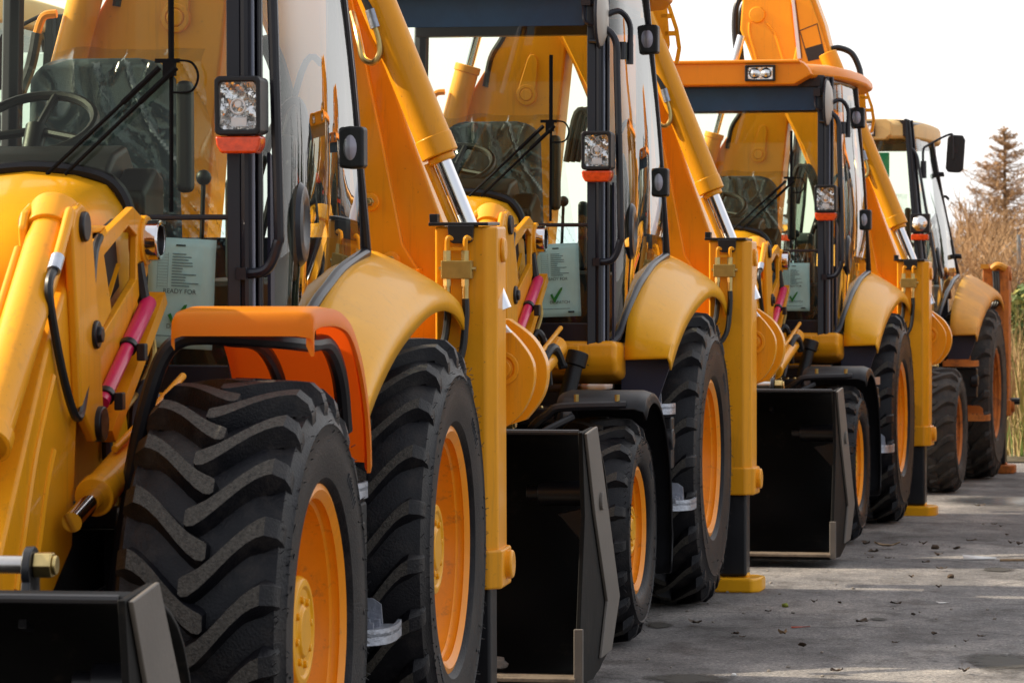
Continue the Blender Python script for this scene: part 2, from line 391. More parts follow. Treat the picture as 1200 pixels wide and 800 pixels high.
SEAL = [(-1.18, 1.27), (-1.10, 1.31), (-1.0, 1.41), (-0.73, 1.54), (-0.52, 1.60), (-0.34, 1.645), (-0.1, 1.68), (0.08, 1.70)]
def side_x(y): return interp([(-1.25, 0.675), (-1.18, 0.685), (-1.08, 0.74), (-0.95, 0.758), (-0.6, 0.772), (0.0, 0.785), (0.6, 0.785)], y)

def finish_old(T):
    # narrow upper cab of the older model, stabilisers set further in
    def walk(o, f):
        if o.type == 'MESH':
            for v in o.data.vertices: v.co = f(v.co)
        for c in o.children: walk(c, f)
    def taper(k): return lambda c: Vector((c.x * k * (1 - 0.25 * min(1, max(0, (c.z - 1.6) / 1.15))), c.y, c.z))
    for o in T.children:
        n = o.name.split('.')[0]
        if n in ('cab_frame', 'windscreen', 'side_window', 'lower_pane', 'grab_rail', 'rear_window', 'marker_lamp'): walk(o, taper(0.90))
        elif n == 'cab_roof': walk(o, taper(0.88))
        elif n == 'stabiliser_leg': walk(o, lambda c: Vector((c.x - math.copysign(0.085, c.x), c.y, c.z)))
    return T

def build_backhoe(name, label, loc, rot, variant):
    big = variant == 'big'; old = variant == 'old'
    YP, YF, RIM = ('old_yellow', 'old_yellow', 'old_orange') if old else ('yellow_paint', 'yellow_panel', 'orange_rim')
    T = thing(name, label, 'backhoe loader', loc, rot, 'backhoe loaders parked nose to tail')
    tm = ('rubber_dirty', 'rubber_dirty') if old else ('rubber', 'rubber_worn')
    # ---- wheels
    for s in (1, -1):
        if big:
            make_wheel(T, (0, 0.71), 0.712, 0.40, 0.66, 1.112, s, 23, tm, RIM, lag=0.20, lw=0.044, disc=0.045)
            make_wheel(T, (-2.2, 0.672), 0.706, 0.40, 0.64, 1.105, s, 23, tm, RIM, lugh=0.055, lw=0.054, lag=0.175, disc=0.04)
        else:
            make_wheel(T, (0, 0.715), 0.715, 0.37, 0.60, 1.045, s, 23, tm, RIM, lag=0.20, lw=0.044, disc=0.06)
            make_wheel(T, (-2.4 if old else -2.17, 0.485), 0.49, 0.265, 0.655, 1.018, s, 19, tm, RIM, lugh=0.028, lag=0.11, lw=0.04, disc=0.02)
    # ---- chassis
    c = MB(); fy = -2.2
    c.box(-0.30, 0.30, -2.9, 0.9, 0.62, 0.98); c.box(-0.16, 0.16, fy - 0.14, fy + 0.14, 0.36, 0.66); c.box(-0.7, 0.7, fy - 0.09, fy + 0.09, 0.40 if not big else 0.56, 0.58 if not big else 0.76)
    c.box(-0.7, 0.7, -0.16, 0.16, 0.56, 0.86); c.box(-0.52, 0.62, -1.95, -1.2, 0.93, 1.0); c.box(0.30, 0.62, -1.6, -0.7, 0.55, 0.95)
    c.build('chassis', 'black_metal', T, bevel=0.012)
    if not old:
        b = MB()
        for k in range(7):
            ball(b, (0.36 + 0.035 * k, -1.9 + (k % 3) * 0.07, 1.004), 0.009, 8)
        b.build('bolt', 'zinc_gold', T)
    # ---- bonnet
    hsec = [(-0.34, 1.02), (-0.33, 1.4), (-0.31, 1.75), (-0.285, 1.86), (-0.235, 1.925), (-0.14, 1.955), (0, 1.968), (0.14, 1.955), (0.235, 1.925), (0.285, 1.86), (0.31, 1.75), (0.33, 1.4), (0.34, 1.02)]
    ztop = [(-3.05, -0.62), (-2.98, -0.5), (-2.85, -0.40), (-2.6, -0.30), (-2.2, -0.19), (-1.8, -0.09), (-1.5, -0.03), (-1.24, 0.0)]
    rows = []
    for y, dz in ztop[::-1]:
        nar = 1.0 if y > -2.9 else 0.94
        rows.append([(x * nar, y, z if z < 1.2 else 1.2 + (z - 1.2) * (0.768 + dz) / 0.768) for x, z in hsec])
    h = MB(); h.loft(rows); h.add(rows[-1], [tuple(range(len(hsec)))])
    hood = h.build('bonnet', 'old_yellow' if old else 'yellow_panel', T, angle=50)
    g = MB()
    for k in range(9): g.box(-0.24, 0.24, -3.075, -3.045, 1.06 + k * 0.028, 1.075 + k * 0.028)
    g.build('grille', 'black_plastic', hood)
    sl = MB(); sl.tube(smooth_path([(x * 1.03, -1.25, z + 0.012) for x, z in hsec[2:11]], 4), 0.02, 8)
    sl.build('bonnet_seal', 'black_plastic', T)
    # ---- cab frame
    f = MB()
    for s in (1, -1):
        f.prism([(s * 0.618, -1.30), (s * 0.658, -1.29), (s * 0.66, -1.20), (s * 0.62, -1.20)], 'z', 1.18, 2.96)
        f.tube([(s * 0.672, -1.275, 1.2), (s * 0.672, -1.275, 2.95)], 0.019, 10)
        f.tube([(s * 0.704, -1.235, 1.25), (s * 0.704, -1.235, 2.95)], 0.012, 8)
        f.box(min(s * 0.645, s * 0.70), max(s * 0.645, s * 0.70), -1.235, -1.15, 1.2, 2.95)
        f.prism([(s * 0.33, -1.275), (s * 0.63, -1.275), (s * 0.63, -1.215), (s * 0.33, -1.215)], 'z', 1.20, 1.375)
        f.box(min(s * 0.325, s * 0.6), max(s * 0.325, s * 0.625), -1.278, -1.252, 1.815, 1.832)
        f.tube([(s * 0.60, 0.58, 1.5), (s * 0.58, 0.62, 2.9)], 0.04, 8)
        # side lower sill
        f.tube(smooth_path([(s * (side_x(y) + 0.0), y, z) for y, z in SEAL], 3), 0.02, 8)
        f.tube([(s * side_x(0.08), 0.08, 1.70), (s * (side_x(-0.1) - 0.012), -0.13, 2.3), (s * (side_x(-0.36) - 0.03), -0.37, 2.93)], 0.019, 10)
        f.tube([(s * side_x(0.11), 0.115, 1.70), (s * (side_x(-0.1) - 0.008), -0.10, 2.3), (s * (side_x(-0.36) - 0.028), -0.34, 2.93)], 0.014, 8)
        f.tube([(s * 0.69, -1.2, 2.92), (s * 0.73, -0.75, 2.93), (s * 0.735, -0.36, 2.93)], 0.02, 8)
    f.box(-0.64, 0.64, -1.30, -1.22, 2.82 if old else 2.885, 2.95)
    sg = MB()
    for s in (1, -1): sg.tube([(s * 0.6885, -1.262, 1.26), (s * 0.6885, -1.262, 2.87)], 0.0085, 8)
    f.box(-0.62, 0.62, -1.29, -1.22, 2.745, 2.755) if False else None
    f.box(-0.6, 0.6, 0.55, 0.64, 2.82, 2.9); f.box(-0.62, 0.62, 0.52, 0.60, 1.15, 1.75)
    f.box(-0.60, 0.60, -1.20, 0.55, 0.98, 1.06)
    cab = f.build('cab_frame', 'cab_black', T, bevel=0.006); sg.build('pillar_seal', 'seal_grey', cab)
    # ---- roof
    rf = MB(); bot = 2.80 if old else 2.935; top = 2.95 if old else 3.03
    half = [(0.0, -1.40), (0.50, -1.40), (0.60, -1.33), (0.74, -1.12), (0.80, -0.75), (0.82, -0.3), (0.80, 0.2), (0.72, 0.55), (0.55, 0.75), (0, 0.78)]
    plan = half + [(-x, y) for x, y in half[-2:0:-1]]
    def ring(sc, z, dy=0.0): return [(x * sc, (y + 0.3) * sc - 0.3 + dy, z) for x, y in plan]
    rf.loft([ring(0.93, bot), ring(0.985, bot + 0.004), ring(1.0, bot + 0.02), ring(0.995, top - 0.04), ring(0.965, top - 0.008), ring(0.86, top + 0.012), ring(0.4, top + 0.022)], close=True)
    n = len(plan); rf.add(ring(0.4, top + 0.022), [tuple(range(n))]); rf.add(ring(0.93, bot), [tuple(range(n))])
    if not old:
        rf.prism([(-0.55, 2.892), (0.485, 2.892), (0.60, 2.955), (0.575, 3.0), (0.54, 3.036), (-0.52, 3.036), (-0.55, 3.0)], 'y', -1.455, -1.18)
        rf.prism([(-0.535, 3.028), (0.535, 3.028), (0.52, 3.052), (-0.52, 3.052)], 'y', -1.475, -1.15)
    else:
        rf.prism([(-0.5, 2.79), (0.42, 2.79), (0.50, 2.83), (0.50, 2.93), (0.44, 2.955), (-0.5, 2.955)], 'y', -1.44, -1.2)
    roof = rf.build('cab_roof', 'old_cream' if old else 'orange_plastic', T, bevel=0.012, angle=40)
    lining = MB(); lining.box(-0.58, 0.58, -1.2, 0.55, bot - 0.035, bot - 0.006); lining.build('roof_lining', 'lining', roof)
    for x in ((0.27, -0.42) if not old else (0.22, -0.22)):
        zc = 2.965 if not old else 2.875; yf = -1.458 if not old else -1.443
        l = MB(); w_, h_ = (0.098, 0.052) if not old else (0.09, 0.06)
        l.plate_hole([(x - w_, zc - h_), (x + w_, zc - h_), (x + w_, zc + h_), (x - w_, zc + h_)], [(x - w_ + .016, zc - h_ + .012), (x + w_ - .016, zc - h_ + .012), (x + w_ - .016, zc + h_ - .012), (x - w_ + .016, zc + h_ - .012)], 'y', yf - 0.03, yf + 0.0)
        lo = l.build('roof_lamp', 'black_plastic', roof, bevel=0.005)
        l = MB(); l.box(x - w_ + .018, x + w_ - .018, yf - 0.006, yf - 0.002, zc - h_ + .014, zc + h_ - .014)
        for q in (-0.037, 0.037): l.lathe([(-0.0225, 0.002), (-0.02, 0.016), (-0.008, 0.034), (-0.0065, 0.036)], (x + q, yf + 0.0, zc), 18, 0, 'y')
        l.build('lamp_reflector', 'reflector', lo)
    # ---- glazing
    w = MB()
    zt = 2.82 if old else 2.885
    outl = [(-0.62, zt), (-0.62, 1.83), (-0.33, 1.83), (-0.305, 1.90), (-0.25, 1.955), (-0.14, 1.985), (0.14, 1.985), (0.25, 1.955), (0.305, 1.90), (0.33, 1.83), (0.62, 1.83), (0.62, zt)]
    w.add([(x, -1.262, z) for x, z in outl], [tuple(range(len(outl)))])
    ws = w.build('windscreen', 'windscreen_glass', T)
    if not old:
        w = MB(); w.add([(-0.615, -1.267, 2.885), (-0.615, -1.267, 2.735), (0.595, -1.267, 2.735), (0.615, -1.267, 2.76), (0.615, -1.267, 2.885)], [(0, 1, 2, 3, 4)])
        w.build('sun_strip', 'sun_strip_film', ws)
    for s in (1, -1):
        w = MB(); w.add([(s * 0.33, -1.262, 1.815), (s * 0.33, -1.262, 1.40), (s * 0.36, -1.262, 1.376), (s * 0.575, -1.262, 1.376), (s * 0.62, -1.262, 1.43), (s * 0.62, -1.262, 1.815)], [tuple(range(6))])
        w.build('lower_pane', 'lower_glass', T)
        rows = []
        for i in range(15):
            a = i / 14; col_ = []
            for j in range(11):
                b = j / 10
                yb = lerp(-1.18, 0.08, a); yt = lerp(-1.18, -0.36, a)
                zb = interp(SEAL, yb); y = lerp(yb, yt, b); z = lerp(zb, 2.93, b)
                bulge = 0.012 * math.sin(math.pi * b) + 0.02 * math.sin(math.pi * a) * math.sin(math.pi * min(1, b * 1.4))
                col_.append((s * (side_x(y) - 0.03 * b + bulge), y, z))
            rows.append(col_)
        w = MB(); w.loft(rows)
        sw = w.build('side_window', 'side_glass', T, angle=80)
        # grab rail in front of the door glass with its brackets, and door handle
        r_ = MB(); r_.tube(smooth_path([(s * 0.70, -1.28, 2.72), (s * 0.75, -1.285, 2.66), (s * 0.758, -1.285, 2.5), (s * 0.775, -1.285, 1.84), (s * 0.770, -1.285, 1.74), (s * 0.735, -1.285, 1.665), (s * 0.665, -1.285, 1.652)], 6), 0.0165, 10)
        r_.box(min(s * 0.65, s * 0.68), max(s * 0.65, s * 0.68), -1.32, -1.25, 1.635, 1.672)
        if not old:
            r_.tube(smooth_path([(s * 0.70, -1.26, 2.78), (s * 0.76, -1.22, 2.80), (s * 0.80, -1.18, 2.74), (s * 0.80, -1.18, 2.62)], 6), 0.014, 8)
            r_.cyl((s * 0.80, -1.18, 2.66), (s * 0.80, -1.18, 2.56), 0.018, 10); r_.cyl((s * 0.772, -1.22, 2.66), (s * 0.772, -1.22, 2.58), 0.018, 10)
        r_.build('grab_rail', 'cab_black', T)
        d_ = MB(); d_.lathe([(0.0, 0.07), (0.018, 0.062), (0.024, 0.045), (0.012, 0.03), (0.01, 0.0)], (0, 0, 0), 24)
        d_.v = [(s * (0.770 + v[0] * 0.8), -0.93 + v[1] * 1.3, 1.80 + v[2] * 1.9) for v in d_.v]
        d_.build('door_handle', 'cab_black', sw)
        if not old:      # dark lower corner trim of the door
            tr = MB(); tr.prism([(-1.17, 2.02), (-1.05, 1.98), (-0.93, 1.88), (-0.86, 1.76), (-0.86, 1.6), (-0.98, 1.52), (-1.17, 1.30)], 'x', s * 0.715, s * 0.725)
            tr.build('door_trim', 'navy_panel', sw)
        # marker lamps on the rear door edge
        if old:
            for (y, z, w_) in ((-0.28, 2.60, 0.03), (-0.03, 1.92, 0.03)):
                m = MB(); m.box(min(s * 0.75, s * 0.80), max(s * 0.75, s * 0.80), y - w_, y + w_, z - 0.08, z + 0.08); m.cyl((s * 0.78, y, z - 0.06), (s * 0.86, y, z - 0.06), 0.022, 8); m.build('marker_lamp', 'black_plastic', T, bevel=0.006)
        for (y, z) in () if old else ((-0.16, 2.05), (-0.33, 2.73)):
            x = side_x(y) - (0.0 if z < 2.4 else 0.02)
            m = MB(); m.prism([(x - 0.035, z - 0.055), (x - 0.01, z - 0.072), (x + 0.052, z - 0.068), (x + 0.052, z + 0.068), (x - 0.01, z + 0.072), (x - 0.035, z + 0.05), (x - 0.045, z)], 'y', y - 0.05, y + 0.03)
            if s < 0: m.v = [(-a, b, cc) for a, b, cc in m.v]
            mo = m.build('marker_lamp', 'black_plastic', T, bevel=0.012, seg=3)
            m = MB(); m.lathe([(-0.02, 0.001), (-0.014, 0.02), (0, 0.033)], (0, 0, 0), 20, 0, 'y')
            m.v = [(s * (x + 0.006 + a * 0.75), y - 0.047 + b, z + cc * 1.4) for a, b, cc in m.v]
            m.build('lens', 'lamp_lens', mo)
    w = MB(); w.add([(-0.57, 0.60, 1.76), (0.57, 0.60, 1.76), (0.55, 0.61, 2.82), (-0.55, 0.61, 2.82)], [(0, 1, 2, 3)]); w.build('rear_window', 'rear_glass', T)
    # ---- wiper
    if not old:
        w = MB()
        w.tube([(0.447, -1.29, 2.60), (0.446, -1.288, 2.25), (0.443, -1.285, 1.84)], 0.007, 6)
        w.tube([(0.447, -1.292, 2.60), (0.446, -1.29, 2.30)], 0.0095, 6)
        w.box(0.40, 0.475, -1.31, -1.295, 2.29, 2.303); w.box(0.425, 0.462, -1.315, -1.29, 2.25, 2.292)
        for dx in (0.0, 0.052):
            w.tube([(0.41 + dx, -1.31, 2.27), (0.06 + dx * 1.1, -1.305, 1.955)], 0.0062, 6)
            w.tube([(0.415 + dx, -1.312, 2.275), (0.30 + dx, -1.31, 2.17)], 0.0095, 6)
        w.tube(smooth_path([(0.47, -1.31, 2.297), (0.515, -1.315, 2.29), (0.535, -1.315, 2.25), (0.515, -1.315, 2.205), (0.455, -1.31, 2.20)], 5), 0.004, 6)
        w.build('wiper', 'wiper_black', T)
    # ---- work lamp and indicator on the front pillar
    for s in (1, -1):
        x = s * 0.69 if not old else s * 0.56; z = 2.155
        if not old:
            l = MB(); hw, hh = 0.070, 0.088
            o_ = [(x - hw, z - hh + .01), (x - hw + .01, z - hh), (x + hw - .01, z - hh), (x + hw, z - hh + .01), (x + hw, z + hh - .01), (x + hw - .01, z + hh), (x - hw + .01, z + hh), (x - hw, z + hh - .01)]
            i_ = [(x + (a - x) * 0.80, z + (b - z) * 0.80) for a, b in o_]
            l.plate_hole(o_, i_, 'y', -1.475, -1.40); l.prism([(x + (a - x) * .97, z + (b - z) * .97) for a, b in o_], 'y', -1.41, -1.34)
            l.box(x - 0.02, x + 0.02, -1.36, -1.28, z - 0.03, z + 0.03)
            lo = l.build('work_lamp', 'black_plastic', T, bevel=0.006)
            l = MB(); rows = []
            for i in range(17):
                rows.append([])
                for j in range(19):
                    a = i / 16 * 2 - 1; b = j / 18 * 2 - 1
                    dd = 0.03 * (1 - 0.55 * (a * a + b * b)) + 0.010 * math.sin(5 * a + 3 * b) * math.cos(6 * b - 2) + 0.006 * noise.noise((a * 4, b * 4, 3))
                    rows[-1].append((x + a * hw * 0.80, -1.455 + dd, z + b * hh * 0.80))
            l.loft(rows); l.build('reflector', 'reflector', lo, angle=25)
            l = MB(); l.cyl((x, -1.462, z + 0.005), (x, -1.44, z + 0.005), 0.011, 14); torus(l, (x, -1.462, z - 0.002), 0.022, 0.003, (0, 1, 0), 18); l.box(x - 0.022, x + 0.025, -1.458, -1.45, z - 0.062, z - 0.035)
            l.build('bulb_shield', 'white_and_sunlit', lo, bevel=0.003)
            l = MB(); l.add([(x - hw * .8, -1.468, z - hh * .8), (x + hw * .8, -1.468, z - hh * .8), (x + hw * .8, -1.468, z + hh * .8), (x - hw * .8, -1.468, z + hh * .8)], [(0, 1, 2, 3)]); l.build('lens', 'lens', lo)
            l = MB(); l.prism([(x - 0.07, z - 0.09), (x + 0.07, z - 0.09), (x + 0.068, z - 0.12), (x + 0.055, z - 0.142), (x - 0.052, z - 0.142), (x - 0.066, z - 0.118)], 'y', -1.47, -1.39)
            l.build('indicator', 'indicator', lo, bevel=0.008)
        else:
            l = MB(); z = 2.11; l.box(x - 0.078, x + 0.078, -1.42, -1.33, z - 0.075, z + 0.08)
            lo = l.build('work_lamp', 'black_plastic', T, bevel=0.008)
            l = MB(); l.lathe([(-0.03, 0.001), (-0.026, 0.03), (-0.012, 0.052), (0.0, 0.062)], (x, -1.421, z), 28, 0, 'y'); l.build('lens', 'reflector', lo)
            l = MB(); l.box(x - 0.07, x + 0.07, -1.42, -1.36, z - 0.135, z - 0.085); l.build('indicator', 'indicator', lo, bevel=0.008)
    # ---- mirror
    for s in (1, -1):
        m = MB()
        if not old:
            cx, cy, cz = s * 0.692, -1.30, 2.78
            m.lathe([(-0.022, 0.001), (-0.018, 0.06), (0, 0.088), (0.014, 0.092), (0.018, 0.088)], (0, 0, 0), 30, 0, 'y')
            M_ = Matrix.Rotation(R(87) * s, 3, 'Z')
            m.v = [tuple(Vector((cx, cy, cz)) + M_ @ Vector((a, b, cc * 1.6))) for a, b, cc in m.v]
            mo = m.build('mirror', 'mirror_back', T, angle=60)
            q = MB(); torus(q, (0, 0, 0), 0.09, 0.008, (0, 1, 0), 30); q.v = [tuple(Vector((cx, cy, cz)) + M_ @ Vector((a, b + 0.016, cc * 1.6))) for a, b, cc in q.v]
            for zz in (2.83, 2.66):
                q.tube([(s * 0.63, -1.30, zz), (cx, cy - 0.01, zz - 0.005)], 0.011, 8)
            q.box(s * 0.62 - 0.022, s * 0.62 + 0.022, -1.35, -1.295, 2.82, 2.87)
            q.tube(smooth_path([(s * 0.61, -1.33, 2.83), (s * 0.615, -1.35, 2.75), (s * 0.66, -1.34, 2.73)], 5), 0.009, 6)
            q.build('mirror_bracket', 'cab_black', mo)
        else:
            cx, cy, cz = s * 0.805, -1.10, 2.68
            m.prism([(-0.075, -0.12), (-0.055, -0.15), (0.035, -0.155), (0.068, -0.13), (0.085, 0.11), (0.065, 0.15), (-0.03, 0.155), (-0.058, 0.135)], 'y', -0.02, 0.02)
            m.v = [(cx + s * a, cy + b, cz + cc) for a, b, cc in m.v]
            mo = m.build('mirror', 'black_plastic', T, bevel=0.012)
            q = MB(); q.tube(smooth_path([(s * 0.565, -1.2, 2.50), (s * 0.56, -1.2, 2.70), (s * 0.60, -1.18, 2.75), (s * 0.76, -1.13, 2.835), (s * 0.79, -1.125, 2.81), (s * 0.795, -1.125, 2.64)], 5), 0.010, 8)
            q.cyl((s * 0.562, -1.2, 2.62), (s * 0.565, -1.2, 2.48), 0.024, 10); q.cyl((s * 0.81, -1.125, 2.71), (s * 0.81, -1.09, 2.71), 0.022, 10)
            q.build('mirror_bracket', 'cab_black', mo)
    # ---- cab interior
    d_ = MB(); d_.prism([(-1.17, 1.75), (-0.86, 1.75), (-0.84, 1.98), (-0.93, 2.05), (-1.08, 2.02), (-1.17, 1.97)], 'x', -0.50, 0.22)
    d_.prism([(-1.17, 1.75), (-0.9, 1.75), (-0.9, 1.95), (-1.0, 1.98), (-1.17, 1.90)], 'x', 0.22, 0.33)
    d_.box(0.37, 0.42, -0.93, -0.86, 1.9, 2.25); d_.box(0.3, 0.55, -0.7, 0.0, 1.1, 1.62); d_.box(-0.55, -0.3, -0.7, 0.0, 1.1, 1.62)
    d_.box(0.455, 0.50, -0.62, -0.55, 1.62, 1.95); d_.box(0.47, 0.53, 0.1, 0.2, 1.6, 2.1)
    d_.build('dashboard', 'black_plastic', T, bevel=0.02, seg=3)
    s_ = MB(); torus(s_, (-0.12, -0.76, 2.12), 0.185, 0.016, (0.0, -0.55, 0.9), 32)
    dd, uu, ww = frame((0, 0, 0), (0, -0.55, 0.9))
    for a in (0.5, 2.6, 4.6):
        s_.tube([(-0.12, -0.77, 2.10), tuple(Vector((-0.12, -0.76, 2.12)) + (uu * math.cos(a) + ww * math.sin(a)) * 0.18)], 0.014, 8)
    s_.cyl((-0.12, -0.95, 1.85), (-0.12, -0.77, 2.11), 0.035, 12); s_.build('steering_wheel', 'black_plastic', T)
    s_ = MB(); s_.prism([(-0.31, 1.70), (-0.29, 2.28), (-0.25, 2.335), (-0.18, 2.35), (0.08, 2.35), (0.15, 2.335), (0.19, 2.28), (0.21, 1.70)], 'y', -0.26, -0.12)
    s_.box(-0.30, 0.20, -0.72, -0.14, 1.52, 1.70); s_.box(-0.2, 0.1, -0.6, -0.2, 1.06, 1.52)
    st = s_.build('seat', 'seat_fabric', T, bevel=0.035, seg=3)
    rows = []; rnd = random.Random(5)
    for i in range(90):
        a = i / 89; rows.append([])
        for j in range(60):
            b = j / 59; x = lerp(-0.30, 0.30, a); z = lerp(1.72, 2.38, b)
            ang = math.atan2(z - 1.55, x - 0.42); dist = math.hypot(z - 1.55, x - 0.42)
            n1 = noise.noise((ang * 6 + 0.5 * noise.noise((x * 4, z * 4, 2)), dist * 1.2, 1.0)); n2 = noise.noise((x * 9, z * 7, 6.0))
            fold = 0.035 * max(0, 1 - abs(n1) * 6) ** 2 + 0.012 * max(0, 1 - abs(n2) * 7) + 0.02 * noise.noise((x * 3, z * 3, 8))
            ridge = 0.0
            x2 = x + 0.10 * (1 - b) * a
            rows[-1].append((x2, -0.30 - fold - ridge + (0.10 * max(0, b - 0.93) / 0.07), z - 0.03 * noise.noise((x * 6, 2, 1)) * (b > 0.9)))
    s_ = MB(); s_.loft(rows); s_.build('plastic_cover', 'wrap_film', st, angle=30)
    l = MB()
    for k, (x, y, z) in enumerate(((0.36, -0.55, 1.95), (0.42, 0.05, 2.02), (0.50, 0.15, 2.0), (-0.4, 0.1, 2.0))):
        l.tube([(x, y, 1.6), (x + 0.02, y - 0.03, z)], 0.008, 6); ball(l, (x + 0.02, y - 0.03, z), 0.026)
    l.tube(smooth_path([(0.30, 0.35, 1.75), (0.42, 0.3, 2.12), (0.52, 0.3, 2.2), (0.56, 0.32, 1.8)], 6), 0.017, 8); l.tube(smooth_path([(0.34, 0.42, 1.7), (0.50, 0.4, 2.32), (0.57, 0.42, 2.35)], 6), 0.012, 8)
    l.build('control_lever', 'black_plastic', T)
    # ---- side tank / step box below the cab
    for s in (1, -1):
        t = MB(); x0, x1 = 0.35, 0.76
        t.prism([(-1.30, 1.295), (-0.55, 1.27), (-0.55, 1.12), (-0.9, 1.09), (-1.27, 1.14), (-1.31, 1.2)], 'x', s * x0, s * x1)
        to = t.build('side_box', YP if not old else 'old_orange', T, bevel=0.03, seg=3)
        t = MB(); t.prism([(s * 0.40, 1.275), (s * 0.585, 1.275), (s * 0.585, 1.16), (s * 0.52, 1.15), (s * 0.44, 1.175), (s * 0.40, 1.22)], 'y', -1.322, -1.30); t.build('box_cover', YP if not old else 'old_orange', to, bevel=0.01)
        t = MB(); t.prism([(-1.06, 1.22), (-0.55, 1.30), (-0.55, 0.75), (-0.80, 0.78), (-0.98, 1.0)], 'x', s * 0.735, s * 0.76); t.prism([(s * 0.74, 1.22), (s * 0.985, 1.22), (s * 0.90, 0.98), (s * 0.74, 0.98)], 'y', -1.05, -1.03)
        t.build('mud_flap', 'navy_panel', T)
    if not old:
        t = MB(); t.cyl((0.53, -1.40, 1.0), (0.575, -1.36, 1.19), 0.038, 16); t.cyl((0.572, -1.362, 1.18), (0.588, -1.35, 1.245), 0.05, 18); t.cyl((0.545, -1.42, 1.185), (0.51, -1.44, 1.18), 0.016, 10)
        t.build('filler_neck', 'black_plastic', T, bevel=0.006)
    # ---- steps
    for s in (1, -1):
        for zz, x1, y0, y1 in ((0.56, 1.075, -1.16, -0.80), (1.0, 0.985, -1.14, -0.90)):
            t = MB()
            band = [(p.x, p.y) for p in smooth_path([(0.72, y0, 0), (x1 - 0.10, y0, 0), (x1 - 0.02, y0 + 0.05, 0), (x1, y0 + 0.16, 0), (x1 - 0.01, y1 - 0.03, 0)], 5)]
            t.loft([[(s * a, b, zz - 0.045) for a, b in band], [(s * a, b, zz + 0.004) for a, b in band], [(s * (a - 0.012), b + 0.012, zz + 0.004) for a, b in band], [(s * (a - 0.012), b + 0.012, zz - 0.045) for a, b in band]], close=False)
            t.prism([(s * a, b) for a, b in band] + [(s * 0.72, y1 - 0.03)], 'z', zz - 0.02, zz - 0.010)
            for k in range(9):
                for yy in (y0 + 0.004, y0 + 0.12, y0 + 0.23):
                    xx = lerp(0.75, x1 - 0.07, k / 8)
                    if yy < y1 - 0.06: t.box(s * xx - 0.009, s * xx + 0.009, yy, yy + 0.012, zz - 0.011, zz + 0.014)
            t.prism([(0.74, zz - 0.01), (x1 - 0.07, zz - 0.01), (x1 - 0.075, zz + 0.05), (x1 - 0.10, zz + 0.068), (0.74, zz + 0.085)], 'y', y1 - 0.03, y1 - 0.022)
            if s < 0: t.v = [(-abs(a), b, c_) for a, b, c_ in t.v]
            t.build('step', 'old_orange' if old else 'zinc', T)
        t = MB(); t.box(min(s * 0.74, s * 0.97), max(s * 0.74, s * 0.97), -1.0, -0.9, 0.70, 0.94); t.cyl((s * 0.93, -1.05, 0.84), (s * 0.99, -1.05, 0.84), 0.05, 14); t.box(min(s * 0.74, s * 0.80), max(s * 0.74, s * 0.80), -1.0, -0.92, 0.4, 1.0)
        t.build('step_bracket', 'black_plastic', T, bevel=0.01)
    # ---- rear fenders
    inn = [(-1.10, 1.205), (-1.085, 1.30), (-1.0, 1.41), (-0.73, 1.54), (-0.34, 1.655), (0.08, 1.70), (0.45, 1.69), (0.68, 1.63), (0.80, 1.56)]
    mid = [(-1.16, 1.205), (-1.14, 1.30), (-1.06, 1.41), (-0.78, 1.56), (-0.36, 1.665), (0.08, 1.70), (0.47, 1.675), (0.75, 1.60), (0.88, 1.50)]
    outr = [(-1.20, 1.215), (-1.10, 1.275), (-0.93, 1.345), (-0.66, 1.43), (-0.30, 1.50), (0.10, 1.548), (0.45, 1.55), (0.72, 1.51), (0.90, 1.435)]
    lip = [(-1.18, 1.215), (-1.07, 1.265), (-0.90, 1.33), (-0.63, 1.41), (-0.28, 1.48), (0.10, 1.528), (0.44, 1.53), (0.70, 1.492), (0.88, 1.42)]
    xm, xo_ = (0.88, 0.985) if not big else (0.88, 1.0)
    for s in (1, -1):
        A = [smooth_path([(0, y, z) for y, z in c_], 4) for c_ in (inn, mid, outr, lip)]
        rows = []
        for q in range(len(A[0])):
            a, m_, o_, l_ = (A[i][q] for i in range(4))
            row = [(s * 0.765, a.y, a.z)]
            def ao(t, dx): return Vector((lerp(0.765, xo_, dx), lerp(a.y, o_.y, t), lerp(a.z, o_.z, t)))
            P = [ao(0, 0), ao(0.18, 0.25), ao(0.42, 0.52), ao(0.68, 0.78), ao(0.86, 0.92), ao(0.98, 0.985)]
            E_ = Vector((xo_ + 0.004, lerp(o_.y, l_.y, 1.0), o_.z - 0.022)); F_ = Vector((xo_ + 0.004, lerp(o_.y, l_.y, 2.2), o_.z - 0.055))
            row = [(s * p.x, p.y, p.z) for p in P + [E_, F_]]
            rows.append(row)
        fe = MB(); fe.loft(rows); fe.build('rear_fender', YF, T, solid=0.010, angle=62)
